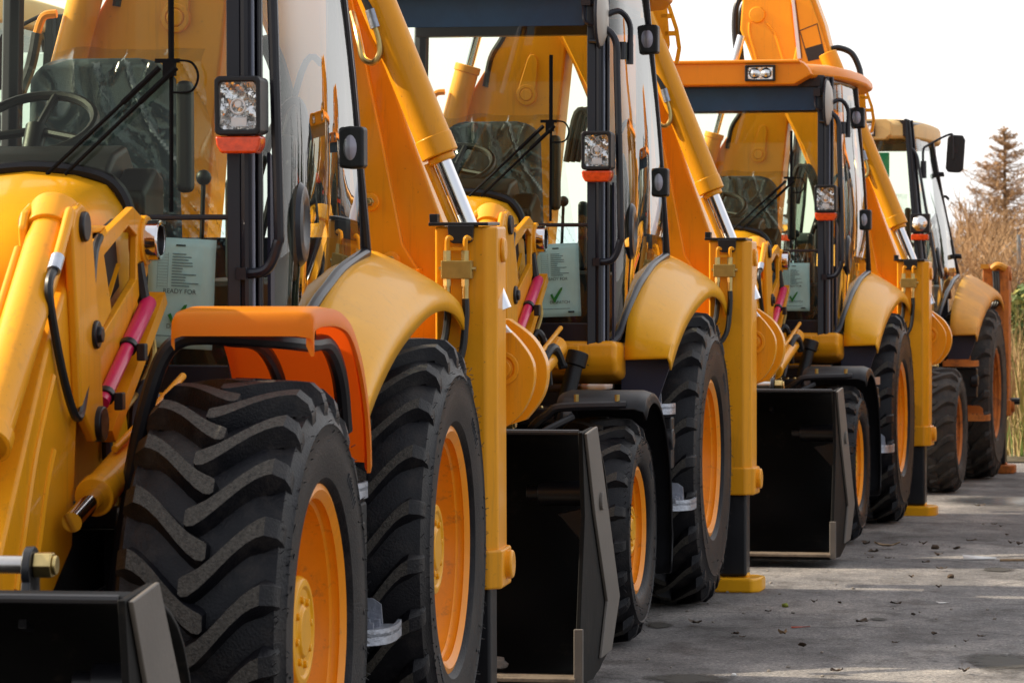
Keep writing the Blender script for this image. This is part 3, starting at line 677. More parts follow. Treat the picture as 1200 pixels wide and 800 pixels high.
    # ---- front mudguards
    for s in (1, -1):
        m = MB()
        if big:
            # thick moulded arch with turned-down lips
            arc = [(-2.38, 1.500), (-2.375, 1.555), (-2.34, 1.572), (-2.2, 1.577), (-2.0, 1.567), (-1.82, 1.53), (-1.66, 1.43), (-1.56, 1.31), (-1.51, 1.2), (-1.495, 1.10)]
            arc = [(p.y, p.z) for p in smooth_path([(0, a, b) for a, b in arc], 4)]
            rows = []
            for q, (y, z) in enumerate(arc):
                y2, z2 = arc[min(q + 1, len(arc) - 1)]; y1_, z1_ = arc[max(q - 1, 0)]
                t_ = Vector((0, y2 - y1_, z2 - z1_)).normalized(); nrm = Vector((0, t_.z, -t_.y))
                if nrm.z < 0 and q < 10: nrm = -nrm
                if q >= 10 and nrm.y > 0: nrm = -nrm
                inn_ = Vector((0, -2.2, 0.67)) - Vector((0, y, z)); inn_.normalize()
                P = Vector((0, y, z)); din = inn_ * 0.055
                rows.append([(s * xx, (P + din * k).y, (P + din * k).z) for xx, k in ((0.712, 0.75), (0.703, 0.45), (0.712, 0.14), (0.735, 0.0), (1.055, 0.0), (1.09, 0.10), (1.10, 0.3), (1.102, 1.0), (1.092, 1.05), (1.08, 0.5))])
            m.loft(rows)
            mo = m.build('front_mudguard', 'guard_plastic', T, angle=45)
            m = MB()
            m.tube(smooth_path([(s * 0.50, -2.25, 0.75), (s * 0.555, -2.28, 1.05), (s * 0.60, -2.30, 1.25), (s * 0.655, -2.31, 1.42), (s * 0.71, -2.31, 1.485), (s * 0.80, -2.31, 1.497), (s * 0.98, -2.27, 1.485), (s * 1.03, -2.1, 1.47), (s * 1.045, -1.9, 1.46), (s * 1.045, -1.72, 1.36), (s * 1.04, -1.62, 1.2)], 6), 0.024, 10)
            m.tube(smooth_path([(s * 0.76, -2.31, 1.495), (s * 0.84, -2.25, 1.485), (s * 0.87, -2.0, 1.46), (s * 0.87, -1.75, 1.36), (s * 0.87, -1.62, 1.2)], 6), 0.02, 10)
            m.tube([(s * 0.78, -2.2, 1.50), (s * 1.05, -2.1, 1.495)], 0.018, 8)
            m.tube([(s * 0.50, -2.25, 0.78), (s * 0.35, -2.2, 0.70)], 0.03, 8)
            m.build('mudguard_frame', 'black_metal', mo)
        elif not old:
            rows = []
            for q in range(25):
                a = R(lerp(112, -22, q / 24)); rr = 0.595 + (0.02 if q > 20 else 0)
                y = -2.17 + rr * math.cos(a); z = 0.49 + rr * math.sin(a) * 1.0
                if q == 0: y -= 0.02; z -= 0.03
                rows.append([(s * xx, y + (dd_ * -math.cos(a)), z + (dd_ * -math.sin(a))) for xx, dd_ in ((0.665, 0.05), (0.67, 0.01), (0.70, 0), (1.02, 0), (1.055, 0.012), (1.065, 0.05))])
            m.loft(rows); mo = m.build('front_mudguard', 'black_plastic', T, solid=0.01, angle=45)
            m = MB()
            for xx in (0.76, 0.94):
                m.cyl((s * xx, -2.40, 1.035), (s * xx, -2.40, 1.075), 0.011, 8)
            m.build('bolt', 'brass', mo)
            m = MB(); m.tube(smooth_path([(s * 0.45, -2.2, 0.78), (s * 0.56, -2.38, 0.93), (s * 0.64, -2.42, 0.99), (s * 0.70, -2.42, 1.02), (s * 0.98, -2.40, 1.03)], 5), 0.02, 8)
            m.tube(smooth_path([(s * 0.45, -2.2, 0.72), (s * 0.58, -2.5, 0.88), (s * 0.75, -2.42, 0.98)], 5), 0.016, 8)
            m.build('mudguard_frame', 'black_metal', mo)
    # ---- loader arms
    if not old:
        for s in (1, -1):
            def X(a, b): return (min(s * a, s * b), max(s * a, s * b))
            m = MB()
            m.prism([(-2.28, 1.78), (-2.62, 1.52), (-3.12, 0.965), (-3.50, 0.66), (-3.56, 0.56), (-3.48, 0.44), (-3.25, 0.44), (-2.80, 0.72), (-2.42, 0.92), (-2.36, 1.3), (-2.15, 1.42)], 'x', s * 0.26, s * 0.435)
            arm = m.build('loader_arm', 'yellow_paint', T, bevel=0.014, seg=3)
            m = MB()
            for pth in ([(-2.62, 1.40), (-2.80, 1.20), (-2.93, 0.98), (-3.0, 0.86)], [(-2.62, 1.20), (-2.70, 1.10), (-2.78, 0.95), (-2.83, 0.86)]):
                m.tube(smooth_path([(s * 0.434, a, b) for a, b in pth], 6), 0.011, 6)
            m.build('weld_rib', 'yellow_paint', arm)
            # upper plate with the window
            m = MB()
            m.plate_hole([(-2.27, 1.70), (-1.62, 1.855), (-1.42, 1.80), (-1.44, 1.66), (-2.02, 1.31), (-2.27, 1.31)], [(-2.06, 1.69), (-1.68, 1.80), (-1.58, 1.77), (-1.59, 1.64), (-1.96, 1.50), (-2.05, 1.50)], 'x', s * 0.385, s * 0.41)
            m.box(*X(0.30, 0.32), -2.2, -1.6, 1.4, 1.80)
            m.prism([(-2.06, 1.69), (-1.93, 1.727), (-1.84, 1.555), (-1.96, 1.50), (-2.05, 1.50)], 'x', s * 0.388, s * 0.40)
            m.lathe([(s * 0.0, 0.075), (s * 0.045, 0.075)], (s * 0.375, -1.48, 1.755), 28); m.box(*X(0.33, 0.385), -2.0, -1.5, 1.78, 1.80)
            m.build('arm_plate', 'yellow_paint', arm, bevel=0.008)
            m = MB(); m.prism([(-2.08, 1.72), (-1.62, 1.82), (-1.56, 1.62), (-1.98, 1.48)], 'x', s * 0.34, s * 0.35); m.build('window_panel', 'black_decal', arm)
            m = MB(); m.lathe([(0, 0.062), (s * 0.05, 0.062), (s * 0.055, 0.058), (s * 0.053, 0.045), (s * 0.035, 0.042), (s * 0.035, 0.0)], (s * 0.405, -1.48, 1.755), 28, mis=[0, 0, 0, 1, 1]); m.build('pivot_pin', ['chrome', 'black_metal'], arm, bevel=0.003)
            # bell crank with the two ears
            m = MB()
            for a, b in ((0.432, 0.462), (0.305, 0.33)):
                m.prism([(-2.50, 1.80), (-2.47, 1.845), (-2.40, 1.865), (-2.32, 1.845), (-2.29, 1.79), (-2.20, 1.45), (-2.17, 1.22), (-2.27, 1.20), (-2.42, 1.30)], 'x', s * a, s * b)
            m.build('bell_crank', 'yellow_paint', arm, bevel=0.010, seg=3)
            m = MB(); m.cyl((s * 0.29, -2.40, 1.80), (s * 0.477, -2.40, 1.80), 0.042, 20); m.cyl((s * 0.44, -2.27, 1.50), (s * 0.485, -2.27, 1.50), 0.026, 6); m.cyl((s * 0.44, -2.27, 1.50), (s * 0.474, -2.27, 1.50), 0.04, 16); m.cyl((s * 0.44, -2.235, 1.25), (s * 0.48, -2.235, 1.25), 0.05, 20)
            m.build('pin', 'black_metal', arm, bevel=0.006)
            # crowd ram: barrel at the top, chrome rod at the bottom
            m = MB(); p0 = Vector((s * 0.381, -2.40, 1.82)); p1 = Vector((s * 0.381, -3.08, 1.24))
            d = (p1 - p0).normalized()
            m.cyl(p0 - d * 0.01, p1, 0.06, 26); m.cyl(p0 - d * 0.035, p0 + d * 0.06, 0.072, 26); m.cyl(p1 - d * 0.05, p1, 0.068, 26)
            q0 = p0 + Vector((s * 0.062, -0.0, 0.035)); m.tube(smooth_path([q0 + d * 0.08, q0 + d * 0.05 + Vector((0, -0.02, 0.02)), q0 + d * 0.12 + Vector((0, -0.035, -0.0)), q0 + d * 0.21 + Vector((0, -0.03, 0.0))], 4), 0.016, 8)
            m.tube([p0 + d * 0.12 + Vector((-s * 0.075, 0, 0.0)), p1 + Vector((-s * 0.075, 0, 0.0))], 0.013, 8)
            ram = m.build('crowd_ram', 'yellow_paint', arm, bevel=0.005)
            m = MB(); m.cyl(p1, p1 + d * 0.42, 0.034, 20); m.build('ram_rod', 'chrome', ram)
            m = MB(); e0 = q0 + d * 0.21 + Vector((0, -0.03, 0)); m.cyl(e0, e0 + d * 0.055, 0.019, 12); m.build('hose_fitting', 'zinc', ram)
            m = MB(); m.tube(smooth_path([e0 + d * 0.05, e0 + d * 0.12 + Vector((s * 0.0, 0.0, -0.02)), e0 + Vector((s * 0.01, 0.02, -0.33)), e0 + Vector((s * 0.02, 0.13, -0.44)), e0 + Vector((s * 0.0, 0.30, -0.30)), e0 + Vector((s * -0.02, 0.45, -0.02)), e0 + Vector((s * -0.04, 0.60, 0.05))], 6), 0.0125, 8)
            m.build('hose', 'hose', ram)
            # lift ram
            m = MB(); a0 = Vector((s * 0.52, -1.55, 1.27)); a1 = Vector((s * 0.50, -2.44, 1.06)); d2 = (a1 - a0).normalized()
            m.cyl(a0, a1, 0.05, 24); m.cyl(a1 - d2 * 0.05, a1, 0.056, 24); m.tube([a0 + Vector((s * 0.02, 0, 0.085)), a0 + d2 * 0.45 + Vector((s * 0.02, 0, 0.085)), a0 + d2 * 0.7 + Vector((s * 0.0, 0, 0.07))], 0.012, 8)
            lr = m.build('lift_ram', 'yellow_paint', arm, bevel=0.005)
            m = MB(); m.cyl(a1, a1 + d2 * 0.22, 0.028, 18); m.build('ram_rod', 'chrome', lr)
            # safety strut
            m = MB(); b0 = Vector((s * 0.43, -1.53, 1.57)); b1 = Vector((s * 0.43, -2.08, 1.30)); d3 = (b1 - b0).normalized()
            m.cyl(b0, b0 + (b1 - b0) * 0.45, 0.025, 20); m.cyl(b0 + (b1 - b0) * 0.45, b1, 0.021, 20)
            ss = m.build('safety_strut', 'pink_strut', arm)
            m = MB()
            for t in (0.45, 0.93): m.cyl(b0 + (b1 - b0) * t - d3 * 0.015, b0 + (b1 - b0) * t + d3 * 0.012, 0.028, 16); m.box(*X(0.46, 0.485), (b0 + (b1 - b0) * t).y - 0.02, (b0 + (b1 - b0) * t).y + 0.02, (b0 + (b1 - b0) * t).z - 0.04, (b0 + (b1 - b0) * t).z + 0.01)
            m.build('strap', 'black_metal', ss, bevel=0.004)
            m = MB(); m.prism([(-1.45, 1.64), (-1.40, 1.60), (-2.04, 1.22), (-2.09, 1.27)], 'x', s * 0.37, s * 0.384); m.prism([(-1.40, 1.60), (-1.37, 1.565), (-2.0, 1.185), (-2.04, 1.22)], 'x', s * 0.37, s * 0.45); m.prism([(-1.72, 1.66), (-1.68, 1.69), (-2.19, 1.31), (-2.21, 1.27)], 'x', s * 0.372, s * 0.386)
            m.build('strut_channel', 'yellow_paint', arm, bevel=0.005)
            m = MB(); m.tube(smooth_path([(s * 0.405, -1.56, 1.69), (s * 0.415, -1.54, 1.60), (s * 0.425, -1.53, 1.54)], 5), 0.02, 8); m.build('hose', 'hose', arm)
            m = MB(); m.tube(smooth_path([(s * 0.425, -1.53, 1.55), (s * 0.435, -1.50, 1.46), (s * 0.44, -1.52, 1.40), (s * 0.435, -1.66, 1.32), (s * 0.43, -1.9, 1.25)], 5), 0.010, 8); m.build('pipe', 'brass', arm)
            m = MB()
            for k in range(2): m.tube(smooth_path([(s * (0.36 + 0.075 * k), -1.75, 1.12), (s * (0.35 + 0.08 * k), -1.7, 1.27), (s * (0.375 + 0.08 * k), -1.68, 1.335), (s * (0.405 + 0.08 * k), -1.66, 1.28), (s * (0.41 + 0.085 * k), -1.6, 1.10)], 6), 0.017, 8)
            m.tube(smooth_path([(s * 0.50, -2.05, 1.02), (s * 0.53, -1.95, 1.2), (s * 0.56, -1.85, 1.27), (s * 0.57, -1.7, 1.2)], 5), 0.02, 8)
            m.build('hose', 'hose', T)
        # ---- bucket
        xb = 1.10 if not big else 1.045
        back = [(-4.30, 0.974), (-4.15, 0.965), (-3.95, 0.94), (-3.68, 0.80), (-3.52, 0.45), (-3.56, 0.20), (-3.75, 0.06), (-4.0, 0.03), (-4.42, 0.03)]
        m = MB(); rows = [[(x, y, z) for x in (-xb, -xb * .5, 0, xb * .5, xb)] for y, z in [(p.y, p.z) for p in smooth_path([(0, a, b) for a, b in back], 4)]]
        m.loft(rows); bk = m.build('bucket', 'bucket_black', T, solid=0.014, angle=40)
        m = MB(); m.tube([(-xb, -4.30, 0.974), (xb, -4.30, 0.974)], 0.011, 8); m.build('top_lip', 'black_metal', bk)
        m = MB(); m.box(-xb - 0.01, xb + 0.01, -4.44, -4.25, 0.040, 0.056); m.build('cutting_edge', 'bucket_dust', bk, bevel=0.004)
        for s in (1, -1):
            m = MB(); m.prism([(-4.32, 0.975), (-4.05, 0.988), (-3.95, 0.86), (-3.50, 0.30), (-3.72, 0.09), (-4.06, 0.02), (-4.40, 0.03), (-4.36, 0.25), (-4.26, 0.66)], 'x', s * (xb), s * (xb + 0.018)); m.build('side_plate', 'bucket_black', bk, bevel=0.004)
            m = MB(); m.prism([(-4.30, 0.97), (-4.05, 0.99), (-3.50, 0.30), (-3.70, 0.10), (-3.95, 0.09), (-3.80, 0.30), (-4.10, 0.66)], 'x', s * (xb + 0.019), s * (xb + 0.032)); m.cyl((s * (xb + 0.03), -3.98, 0.70), (s * (xb + 0.045), -3.98, 0.70), 0.035, 16); m.build('wear_strip', 'bucket_grey', bk, bevel=0.004)
            m = MB(); m.box(min(s * xb, s * (xb + .036)), max(s * xb, s * (xb + .036)), -4.415, -4.395, 0.03, 0.24); m.build('side_cutter', 'bucket_grey', bk, bevel=0.004)
            m = MB(); m.cyl((s * 0.85, -3.78, 0.72), (s * (xb - 0.01), -3.78, 0.72), 0.05, 18); m.cyl((s * 0.80, -3.78, 0.72), (s * 0.86, -3.78, 0.72), 0.03, 14); m.prism([(s * 0.93, 0.64), (s * (xb - 0.005), 0.68), (s * (xb - 0.005), 0.46), (s * 1.02, 0.54)], 'y', -3.82, -3.70)
            m.build('jaw_ram', 'black_metal', bk, bevel=0.006)
        m = MB(); m.cyl((-0.72, -3.72, 0.995), (0.70, -3.72, 0.995), 0.022, 16); rod = m.build('pivot_rod', 'steel', bk)
        for s in (1, -1):
            m = MB(); m.cyl((s * 0.668, -3.72, 0.985), (s * 0.69, -3.72, 0.985), 0.055, 22); m.prism([(-3.76, 0.98), (-3.68, 0.98), (-3.66, 0.82), (-3.80, 0.85)], 'x', s * 0.668, s * 0.69); m.build('lug_plate', 'black_metal', bk, bevel=0.004)
            m = MB(); m.cyl((s * 0.69, -3.72, 0.995), (s * 0.735, -3.72, 0.995), 0.034, 6); m.cyl((s * 0.735, -3.72, 0.995), (s * 0.745, -3.72, 0.995), 0.024, 14); m.build('nut', 'zinc_gold', rod, bevel=0.004)
    # ---- stabiliser legs
    for s in (1, -1):
        def X(a, b): return (min(s * a, s * b), max(s * a, s * b))
        m = MB(); mat = 'old_orange' if old else 'yellow_paint'
        m.prism([(s * 0.895, 0.82), (s * 1.075, 0.82), (s * 1.115, 0.86), (s * 1.115, 1.06), (s * 0.895, 1.06)], 'z', 0.62, 1.785)
        m.prism([(s * 0.885, 0.81), (s * 1.085, 0.81), (s * 1.13, 0.85), (s * 1.13, 1.07), (s * 0.885, 1.07)], 'z', 0.495, 0.635)
        m.cyl((s * 1.12, 0.96, 0.575), (s * 1.155, 0.96, 0.575), 0.052, 22); m.cyl((s * 1.11, 0.96, 1.70), (s * 1.13, 0.96, 1.70), 0.045, 18)
        m.prism([(s * 1.04, 1.34), (s * 1.115, 1.34), (s * 1.115, 0.62), (s * 1.04, 0.62)], 'y', 0.812, 0.822) if False else None
        leg = m.build('stabiliser_leg', mat, T, bevel=0.012, seg=3)
        m = MB(); m.box(*X(0.93, 1.085), 0.87, 1.02, 0.08, 0.50); m.build('inner_leg', 'black_metal', leg, bevel=0.015)
        m = MB(); m.prism([(s * 0.90, 0.80), (s * 1.12, 0.80), (s * 1.16, 0.86), (s * 1.16, 1.06), (s * 1.12, 1.12), (s * 0.90, 1.12)], 'z', 0.0, 0.075); m.prism([(s * 0.96, 0.90), (s * 1.09, 0.90), (s * 1.09, 1.0), (s * 0.96, 1.0)], 'z', 0.07, 0.10)
        m.build('foot', mat if old else 'yellow_panel', leg, bevel=0.02, seg=3)
        if not old:
            m = MB(); m.box(*X(0.875, 1.09), 0.80, 1.08, 1.787, 1.80); m.prism([(s * 0.945, 1.79), (s * 1.04, 1.79), (s * 1.035, 1.735), (s * 1.02, 1.725), (s * 0.965, 1.725), (s * 0.95, 1.735)], 'y', 0.790, 0.818)
            m.box(*X(0.87, 0.90), 0.85, 0.9, 1.79, 1.83); m.build('top_plate', 'black_metal', leg, bevel=0.003)
            m = MB(); m.box(*X(0.925, 1.035), 0.765, 0.815, 1.60, 1.665); m.build('valve_block', 'brass', leg, bevel=0.004)
            m = MB()
            for x in (0.945, 1.01):
                m.tube(smooth_path([(s * (x + 0.02), 0.80, 1.74), (s * (x + 0.004), 0.785, 1.745), (s * x, 0.785, 1.72), (s * x, 0.785, 1.67)], 5), 0.0095, 8)
            m.box(*X(0.95, 1.005), 0.785, 0.80, 1.70, 1.712); m.build('pipe', 'yellow_paint', leg)
            m = MB()
            for x in (0.945, 1.01):
                m.cyl((s * x, 0.787, 1.663), (s * x, 0.787, 1.70), 0.015, 6); m.cyl((s * x, 0.787, 1.60), (s * x, 0.787, 1.575), 0.015, 6); m.cyl((s * x, 0.787, 1.575), (s * x, 0.787, 1.525), 0.0125, 12)
            m.cyl((s * 1.03, 0.79, 1.635), (s * 1.048, 0.79, 1.635), 0.009, 8); m.cyl((s * 0.915, 0.79, 1.635), (s * 0.93, 0.79, 1.635), 0.009, 8)
            m.build('hose_fitting', 'zinc_gold', leg)
            for x, dz in ((0.945, 0.0), (1.01, 0.05)):
                m = MB(); m.tube(smooth_path([(s * x, 0.787, 1.53), (s * x, 0.785, 1.45), (s * (x - 0.02), 0.77, 1.36 - dz), (s * (x - 0.10), 0.72, 1.27 - dz), (s * 0.80, 0.55, 1.18 - dz)], 6), 0.0135, 8); m.build('hose', 'hose', leg)
        else:
            m = MB(); m.box(*X(0.88, 0.95), 0.80, 1.08, 1.76, 1.80); m.tube(smooth_path([(s * 0.98, 0.80, 1.76), (s * 1.03, 0.79, 1.79), (s * 1.10, 0.80, 1.76)], 4), 0.03, 8); m.build('top_bracket', 'old_yellow', leg)
            m = MB()
            for k in range(3): m.tube(smooth_path([(s * (0.99 + 0.02 * k), 0.79, 1.74), (s * (1.0 + 0.02 * k), 0.77, 1.6), (s * (0.99 + 0.02 * k), 0.75, 1.45), (s * 0.95, 0.6, 1.35)], 5), 0.012, 6)
            m.cyl((s * 1.12, 0.96, 0.62), (s * 1.2, 0.96, 0.62), 0.03, 8); m.build('hose', 'hose', leg)
    # ---- rear frame, kingpost, boom and dipper folded across the back
    m = MB(); m.box(-0.89, 0.89, 0.86, 1.04, 0.62, 0.80); m.box(-0.89, 0.89, 0.86, 1.04, 1.18, 1.34); m.box(-0.25, 0.25, 0.7, 0.9, 0.6, 1.3)
    m.build('rear_frame', YP, T, bevel=0.012)
    if old: return finish_old(T)
    def rounded(pts): return [(p.x, p.z) for p in smooth_path([(a, 0, b) for a, b in pts], 5)]
    m = MB(); m.prism([(0.80, 1.50)] + rounded([(0.98, 1.49), (1.08, 1.43), (1.15, 1.365), (1.198, 1.285), (1.195, 1.19), (1.15, 1.10), (1.075, 1.04)]) + [(0.80, 1.0)], 'y', 1.16, 1.22)
    m.prism([(0.80, 1.46)] + rounded([(1.08, 1.44), (1.17, 1.37), (1.22, 1.27), (1.205, 1.16), (1.14, 1.07)]) + [(0.80, 0.96)], 'y', 1.36, 1.44)
    m.box(0.8, 1.02, 1.04, 1.44, 0.75, 1.05); m.lathe([(0, 0.062), (-0.012, 0.062), (-0.012, 0.044), (-0.004, 0.042), (-0.004, 0.034), (-0.014, 0.032), (-0.014, 0)], (1.085, 1.16, 1.268), 30, 0, 'y')
    kp = m.build('kingpost', YP, T, bevel=0.014, seg=3)
    if not old:
        m = MB(); m.prism([(1.04, 1.50), (1.065, 1.47), (1.125, 1.40), (1.065, 1.40)], 'y', 1.10, 1.15); m.build('sunlit_slope', 'white_and_sunlit', kp)  # white quad painting sunlight on the bracket's sloping top
        m = MB(); m.tube(smooth_path([(1.10, 1.3, 1.40), (1.13, 1.2, 1.5), (1.17, 1.1, 1.50), (1.20, 1.05, 1.42), (1.20, 1.1, 1.35)], 5), 0.016, 8); m.build('hose', 'hose', kp) if False else None
    bo = [(1.02, 1.20), (1.08, 1.30), (1.02, 1.45), (0.875, 1.75), (0.74, 2.12), (0.63, 2.46), (0.56, 2.74), (0.47, 3.05), (0.39, 3.24), (0.33, 3.48), (0.264, 3.66), (0.18, 3.86), (0.06, 3.95), (0.03, 3.85), (0.10, 3.6), (0.13, 3.34), (0.08, 3.1), (0.0, 2.93), (0.12, 2.69), (0.22, 2.45), (0.34, 2.12), (0.48, 1.75), (0.66, 1.40), (0.88, 1.16)]
    m = MB(); m.prism([(x + 0.015, z) for x, z in bo], 'y', 1.13, 1.36)
    boom = m.build('boom', YP, T, bevel=0.016, seg=3)
    m = MB()    # front flank plate, narrower than the box behind it
    m.prism([(0.70, 1.615), (0.792, 1.62), (0.73, 1.72), (0.655, 2.10), (0.548, 2.60), (0.50, 2.86), (0.43, 3.05), (0.387, 3.235), (0.31, 3.48), (0.245, 3.66), (0.16, 3.84), (0.12, 3.8), (0.165, 3.5), (0.19, 3.24), (0.13, 3.02), (0.06, 2.88), (0.20, 2.60), (0.36, 2.2), (0.50, 1.85), (0.62, 1.63)], 'y', 1.095, 1.128)
    m.prism([(0.69, 1.62), (0.80, 1.635), (0.79, 1.605), (0.69, 1.60)], 'y', 1.02, 1.128)
    m.build('flank_plate', YP, boom, bevel=0.008)
    m = MB()
    for x, z in ((0.612, 1.874), (0.688, 1.662), (0.5, 2.45)):
        m.lathe([(0, 0.034), (-0.012, 0.032), (-0.014, 0.022)], (x, 1.095, z), 22, 0, 'y'); m.cyl((x, 1.085, z), (x, 1.065, z), 0.018, 6, 1); m.cyl((x, 1.075, z), (x, 1.05, z), 0.010, 8, 1)
    m.lathe([(0, 0.05), (-0.02, 0.048), (-0.022, 0.03), (-0.022, 0)], (0.535, 1.095, 3.03), 26, 0, 'y')
    m.build('pin_boss', [YP, 'zinc_gold'], boom, bevel=0.003)
    if not old:
        m = MB(); m.plate_hole([(0.235, 3.21), (0.36, 3.235), (0.30, 3.48), (0.17, 3.43)], [(0.241, 3.216), (0.353, 3.239), (0.296, 3.472), (0.178, 3.426)], 'y', 1.0925, 1.095); m.prism([(0.238, 3.213), (0.356, 3.237), (0.334, 3.335), (0.212, 3.30)], 'y', 1.0915, 1.0935)
        m.build('emblem_panel', 'black_decal', boom)
        m = MB(); m.prism([(0.235, 2.40), (0.305, 2.40), (0.305, 2.52), (0.235, 2.52)], 'y', 1.126, 1.1295)
        wd = m.build('warning_decal', 'yellow_panel', boom, smooth=False)
        m = MB(); m.plate_hole([(0.245, 2.46), (0.295, 2.46), (0.270, 2.51)], [(0.2535, 2.465), (0.2865, 2.465), (0.270, 2.498)], 'y', 1.1245, 1.1258); m.box(0.268, 0.272, 1.1245, 1.1258, 2.472, 2.486)
        for k in range(3): m.box(0.245, 0.295, 1.1245, 1.1258, 2.41 + k * 0.013, 2.416 + k * 0.013)
        m.build('warning_symbol', 'black_decal', wd, smooth=False)
        # hose guide with slots on the outer edge
        m = MB()
        Pth = [(0.60, 3.10), (0.66, 3.0), (0.70, 2.88), (0.715, 2.78), (0.70, 2.70)]
        for k in range(4):
            (x0, z0), (x1, z1) = Pth[k], Pth[k + 1]
            m.prism([(x0, z0), (x1, z1), (x1 - 0.022, z1), (x0 - 0.022, z0)], 'y', 1.06, 1.075)
        for x, z in ((0.62, 3.04), (0.655, 2.95), (0.675, 2.86)): m.prism([(x - 0.05, z - 0.015), (x + 0.01, z - 0.015), (x + 0.015, z + 0.01), (x - 0.05, z + 0.01)], 'y', 1.06, 1.075)
        m.prism([(0.53, 3.10), (0.61, 3.10), (0.64, 3.0), (0.655, 2.8), (0.63, 2.7), (0.58, 2.75)], 'y', 1.06, 1.074)
        m.build('hose_guide', YP, boom, bevel=0.003)
    # boom ram
    m = MB(); q0 = Vector((0.36, 1.0, 3.32)); q1 = Vector((0.886, 1.0, 2.04)); d = (q1 - q0).normalized()
    q0 = q1 - d * 1.32
    m.cyl(q0, q1 - d * 0.02, 0.066, 30); m.cyl(q1 - d * 0.075, q1, 0.069, 30); m.cyl(q1, q1 + d * 0.025, 0.050, 26)
    br = m.build('boom_ram', YP, T, bevel=0.006)
    m = MB(); m.cyl(q1, q1 + d * 0.6, 0.031, 24); m.build('ram_rod', 'chrome', br)
    m = MB(); m.tube([q1 + d * 0.02 + Vector((-0.055, 0.02, -0.01)), q1 + d * 0.6 + Vector((-0.055, 0.02, 0))], 0.017, 10); m.build('pipe', YP, br)
    # hoses on the boom
    m = MB(); m.tube(smooth_path([(0.50, 1.0, 2.95), (0.56, 0.98, 2.78), (0.61, 0.96, 2.64), (0.645, 0.95, 2.56)], 5), 0.019, 10); m.build('hose', 'hose', boom)
    m = MB(); m.cyl((0.643, 0.95, 2.565), (0.662, 0.95, 2.50), 0.022, 12); m.build('hose_fitting', 'zinc', boom)
    m = MB(); m.tube(smooth_path([(0.660, 0.95, 2.505), (0.675, 0.95, 2.45), (0.675, 0.95, 2.405), (0.65, 0.95, 2.375), (0.615, 0.95, 2.39), (0.60, 0.96, 2.44), (0.58, 1.0, 2.50), (0.55, 1.08, 2.56)], 6), 0.0125, 10); m.build('pipe', 'zinc_gold', boom)
    # dipper
    dp = [(-0.255, 3.66), (-0.27, 3.45), (-0.21, 3.30), (-0.175, 3.2), (-0.22, 2.92), (-0.525, 2.43), (-0.77, 2.0), (-0.90, 1.65), (-0.80, 1.5), (-0.05, 1.5), (-0.01, 1.9), (0.01, 2.16), (0.065, 2.68), (0.10, 3.0), (0.15, 3.24), (0.115, 3.5), (0.10, 3.66), (0.04, 3.9), (-0.12, 3.95), (-0.22, 3.85)]
    m = MB(); m.prism(dp, 'y', 1.20, 1.46)
    dip = m.build('dipper', YP, T, bevel=0.016, seg=3)
    m = MB(); m.lathe([(0, 0.058), (-0.018, 0.054), (-0.020, 0.036), (-0.012, 0.034), (-0.024, 0.030), (-0.024, 0)], (-0.135, 1.20, 2.555), 28, 0, 'y')
    m.prism([(-0.185, 2.57), (-0.085, 2.57), (-0.075, 2.73), (-0.09, 2.765), (-0.115, 2.765), (-0.13, 2.74)], 'y', 1.185, 1.20)
    m.lathe([(0, 0.06), (-0.02, 0.056), (-0.022, 0)], (-0.146, 1.20, 3.554), 28, 0, 'y')
    m.tube(smooth_path([(-0.20, 1.20, 3.50), (-0.20, 1.20, 3.42), (-0.165, 1.20, 3.30), (-0.14, 1.20, 3.20)], 4), 0.012, 6); m.tube(smooth_path([(-0.08, 1.20, 3.5), (-0.02, 1.20, 3.42), (0.02, 1.20, 3.3), (0.05, 1.20, 3.2)], 4), 0.012, 6)
    m.build('pin_boss', YP, dip, bevel=0.008)
    m = MB(); m.prism([(0.115, 3.66), (0.135, 3.66), (0.185, 3.23), (0.16, 3.23)], 'y', 1.08, 1.20); m.build('edge_strip', 'white_and_sunlit', dip)
    m = MB(); e1 = Vector((-0.442, 1.15, 2.71)); e0 = Vector((-0.66, 1.15, 1.92)); d4 = (e1 - e0).normalized()
    m.cyl(e0, e1, 0.064, 26); m.cyl(e1 - d4 * 0.04, e1, 0.07, 26); drm = m.build('dipper_ram', YP, T, bevel=0.006)
    m = MB(); m.cyl(e1, e1 + d4 * 0.72, 0.03, 20); m.build('ram_rod', 'chrome', drm)
    m = MB(); m.tube(smooth_path([(-0.56, 1.10, 2.57), (-0.61, 1.10, 2.56), (-0.635, 1.10, 2.50)], 5), 0.016, 8); m.build('pipe', 'orange_rim', drm)
    m = MB(); m.tube(smooth_path([(-0.635, 1.10, 2.50), (-0.66, 1.10, 2.38), (-0.72, 1.1, 2.2), (-0.75, 1.15, 1.9)], 5), 0.022, 8); m.build('hose', 'hose', drm)
    m = MB()
    m.tube(smooth_path([(-0.20, 1.3, 3.75), (-0.29, 1.25, 3.66), (-0.315, 1.25, 3.5), (-0.30, 1.25, 3.3), (-0.26, 1.25, 3.1)], 5), 0.024, 8); m.tube(smooth_path([(-0.17, 1.3, 3.75), (-0.27, 1.3, 3.6), (-0.285, 1.3, 3.4), (-0.255, 1.3, 3.1)], 5), 0.02, 8)
    m.tube(smooth_path([(-0.20, 1.2, 2.98), (-0.27, 1.2, 2.85), (-0.33, 1.2, 2.75), (-0.36, 1.2, 2.6)], 5), 0.016, 8)
    m.build('hose', 'hose', dip)
    m = MB()
    m.tube(smooth_path([(0.38, 1.2, 3.30), (0.44, 1.2, 3.31), (0.53, 1.2, 3.27), (0.585, 1.2, 3.16), (0.60, 1.18, 3.05)], 6), 0.022, 8)
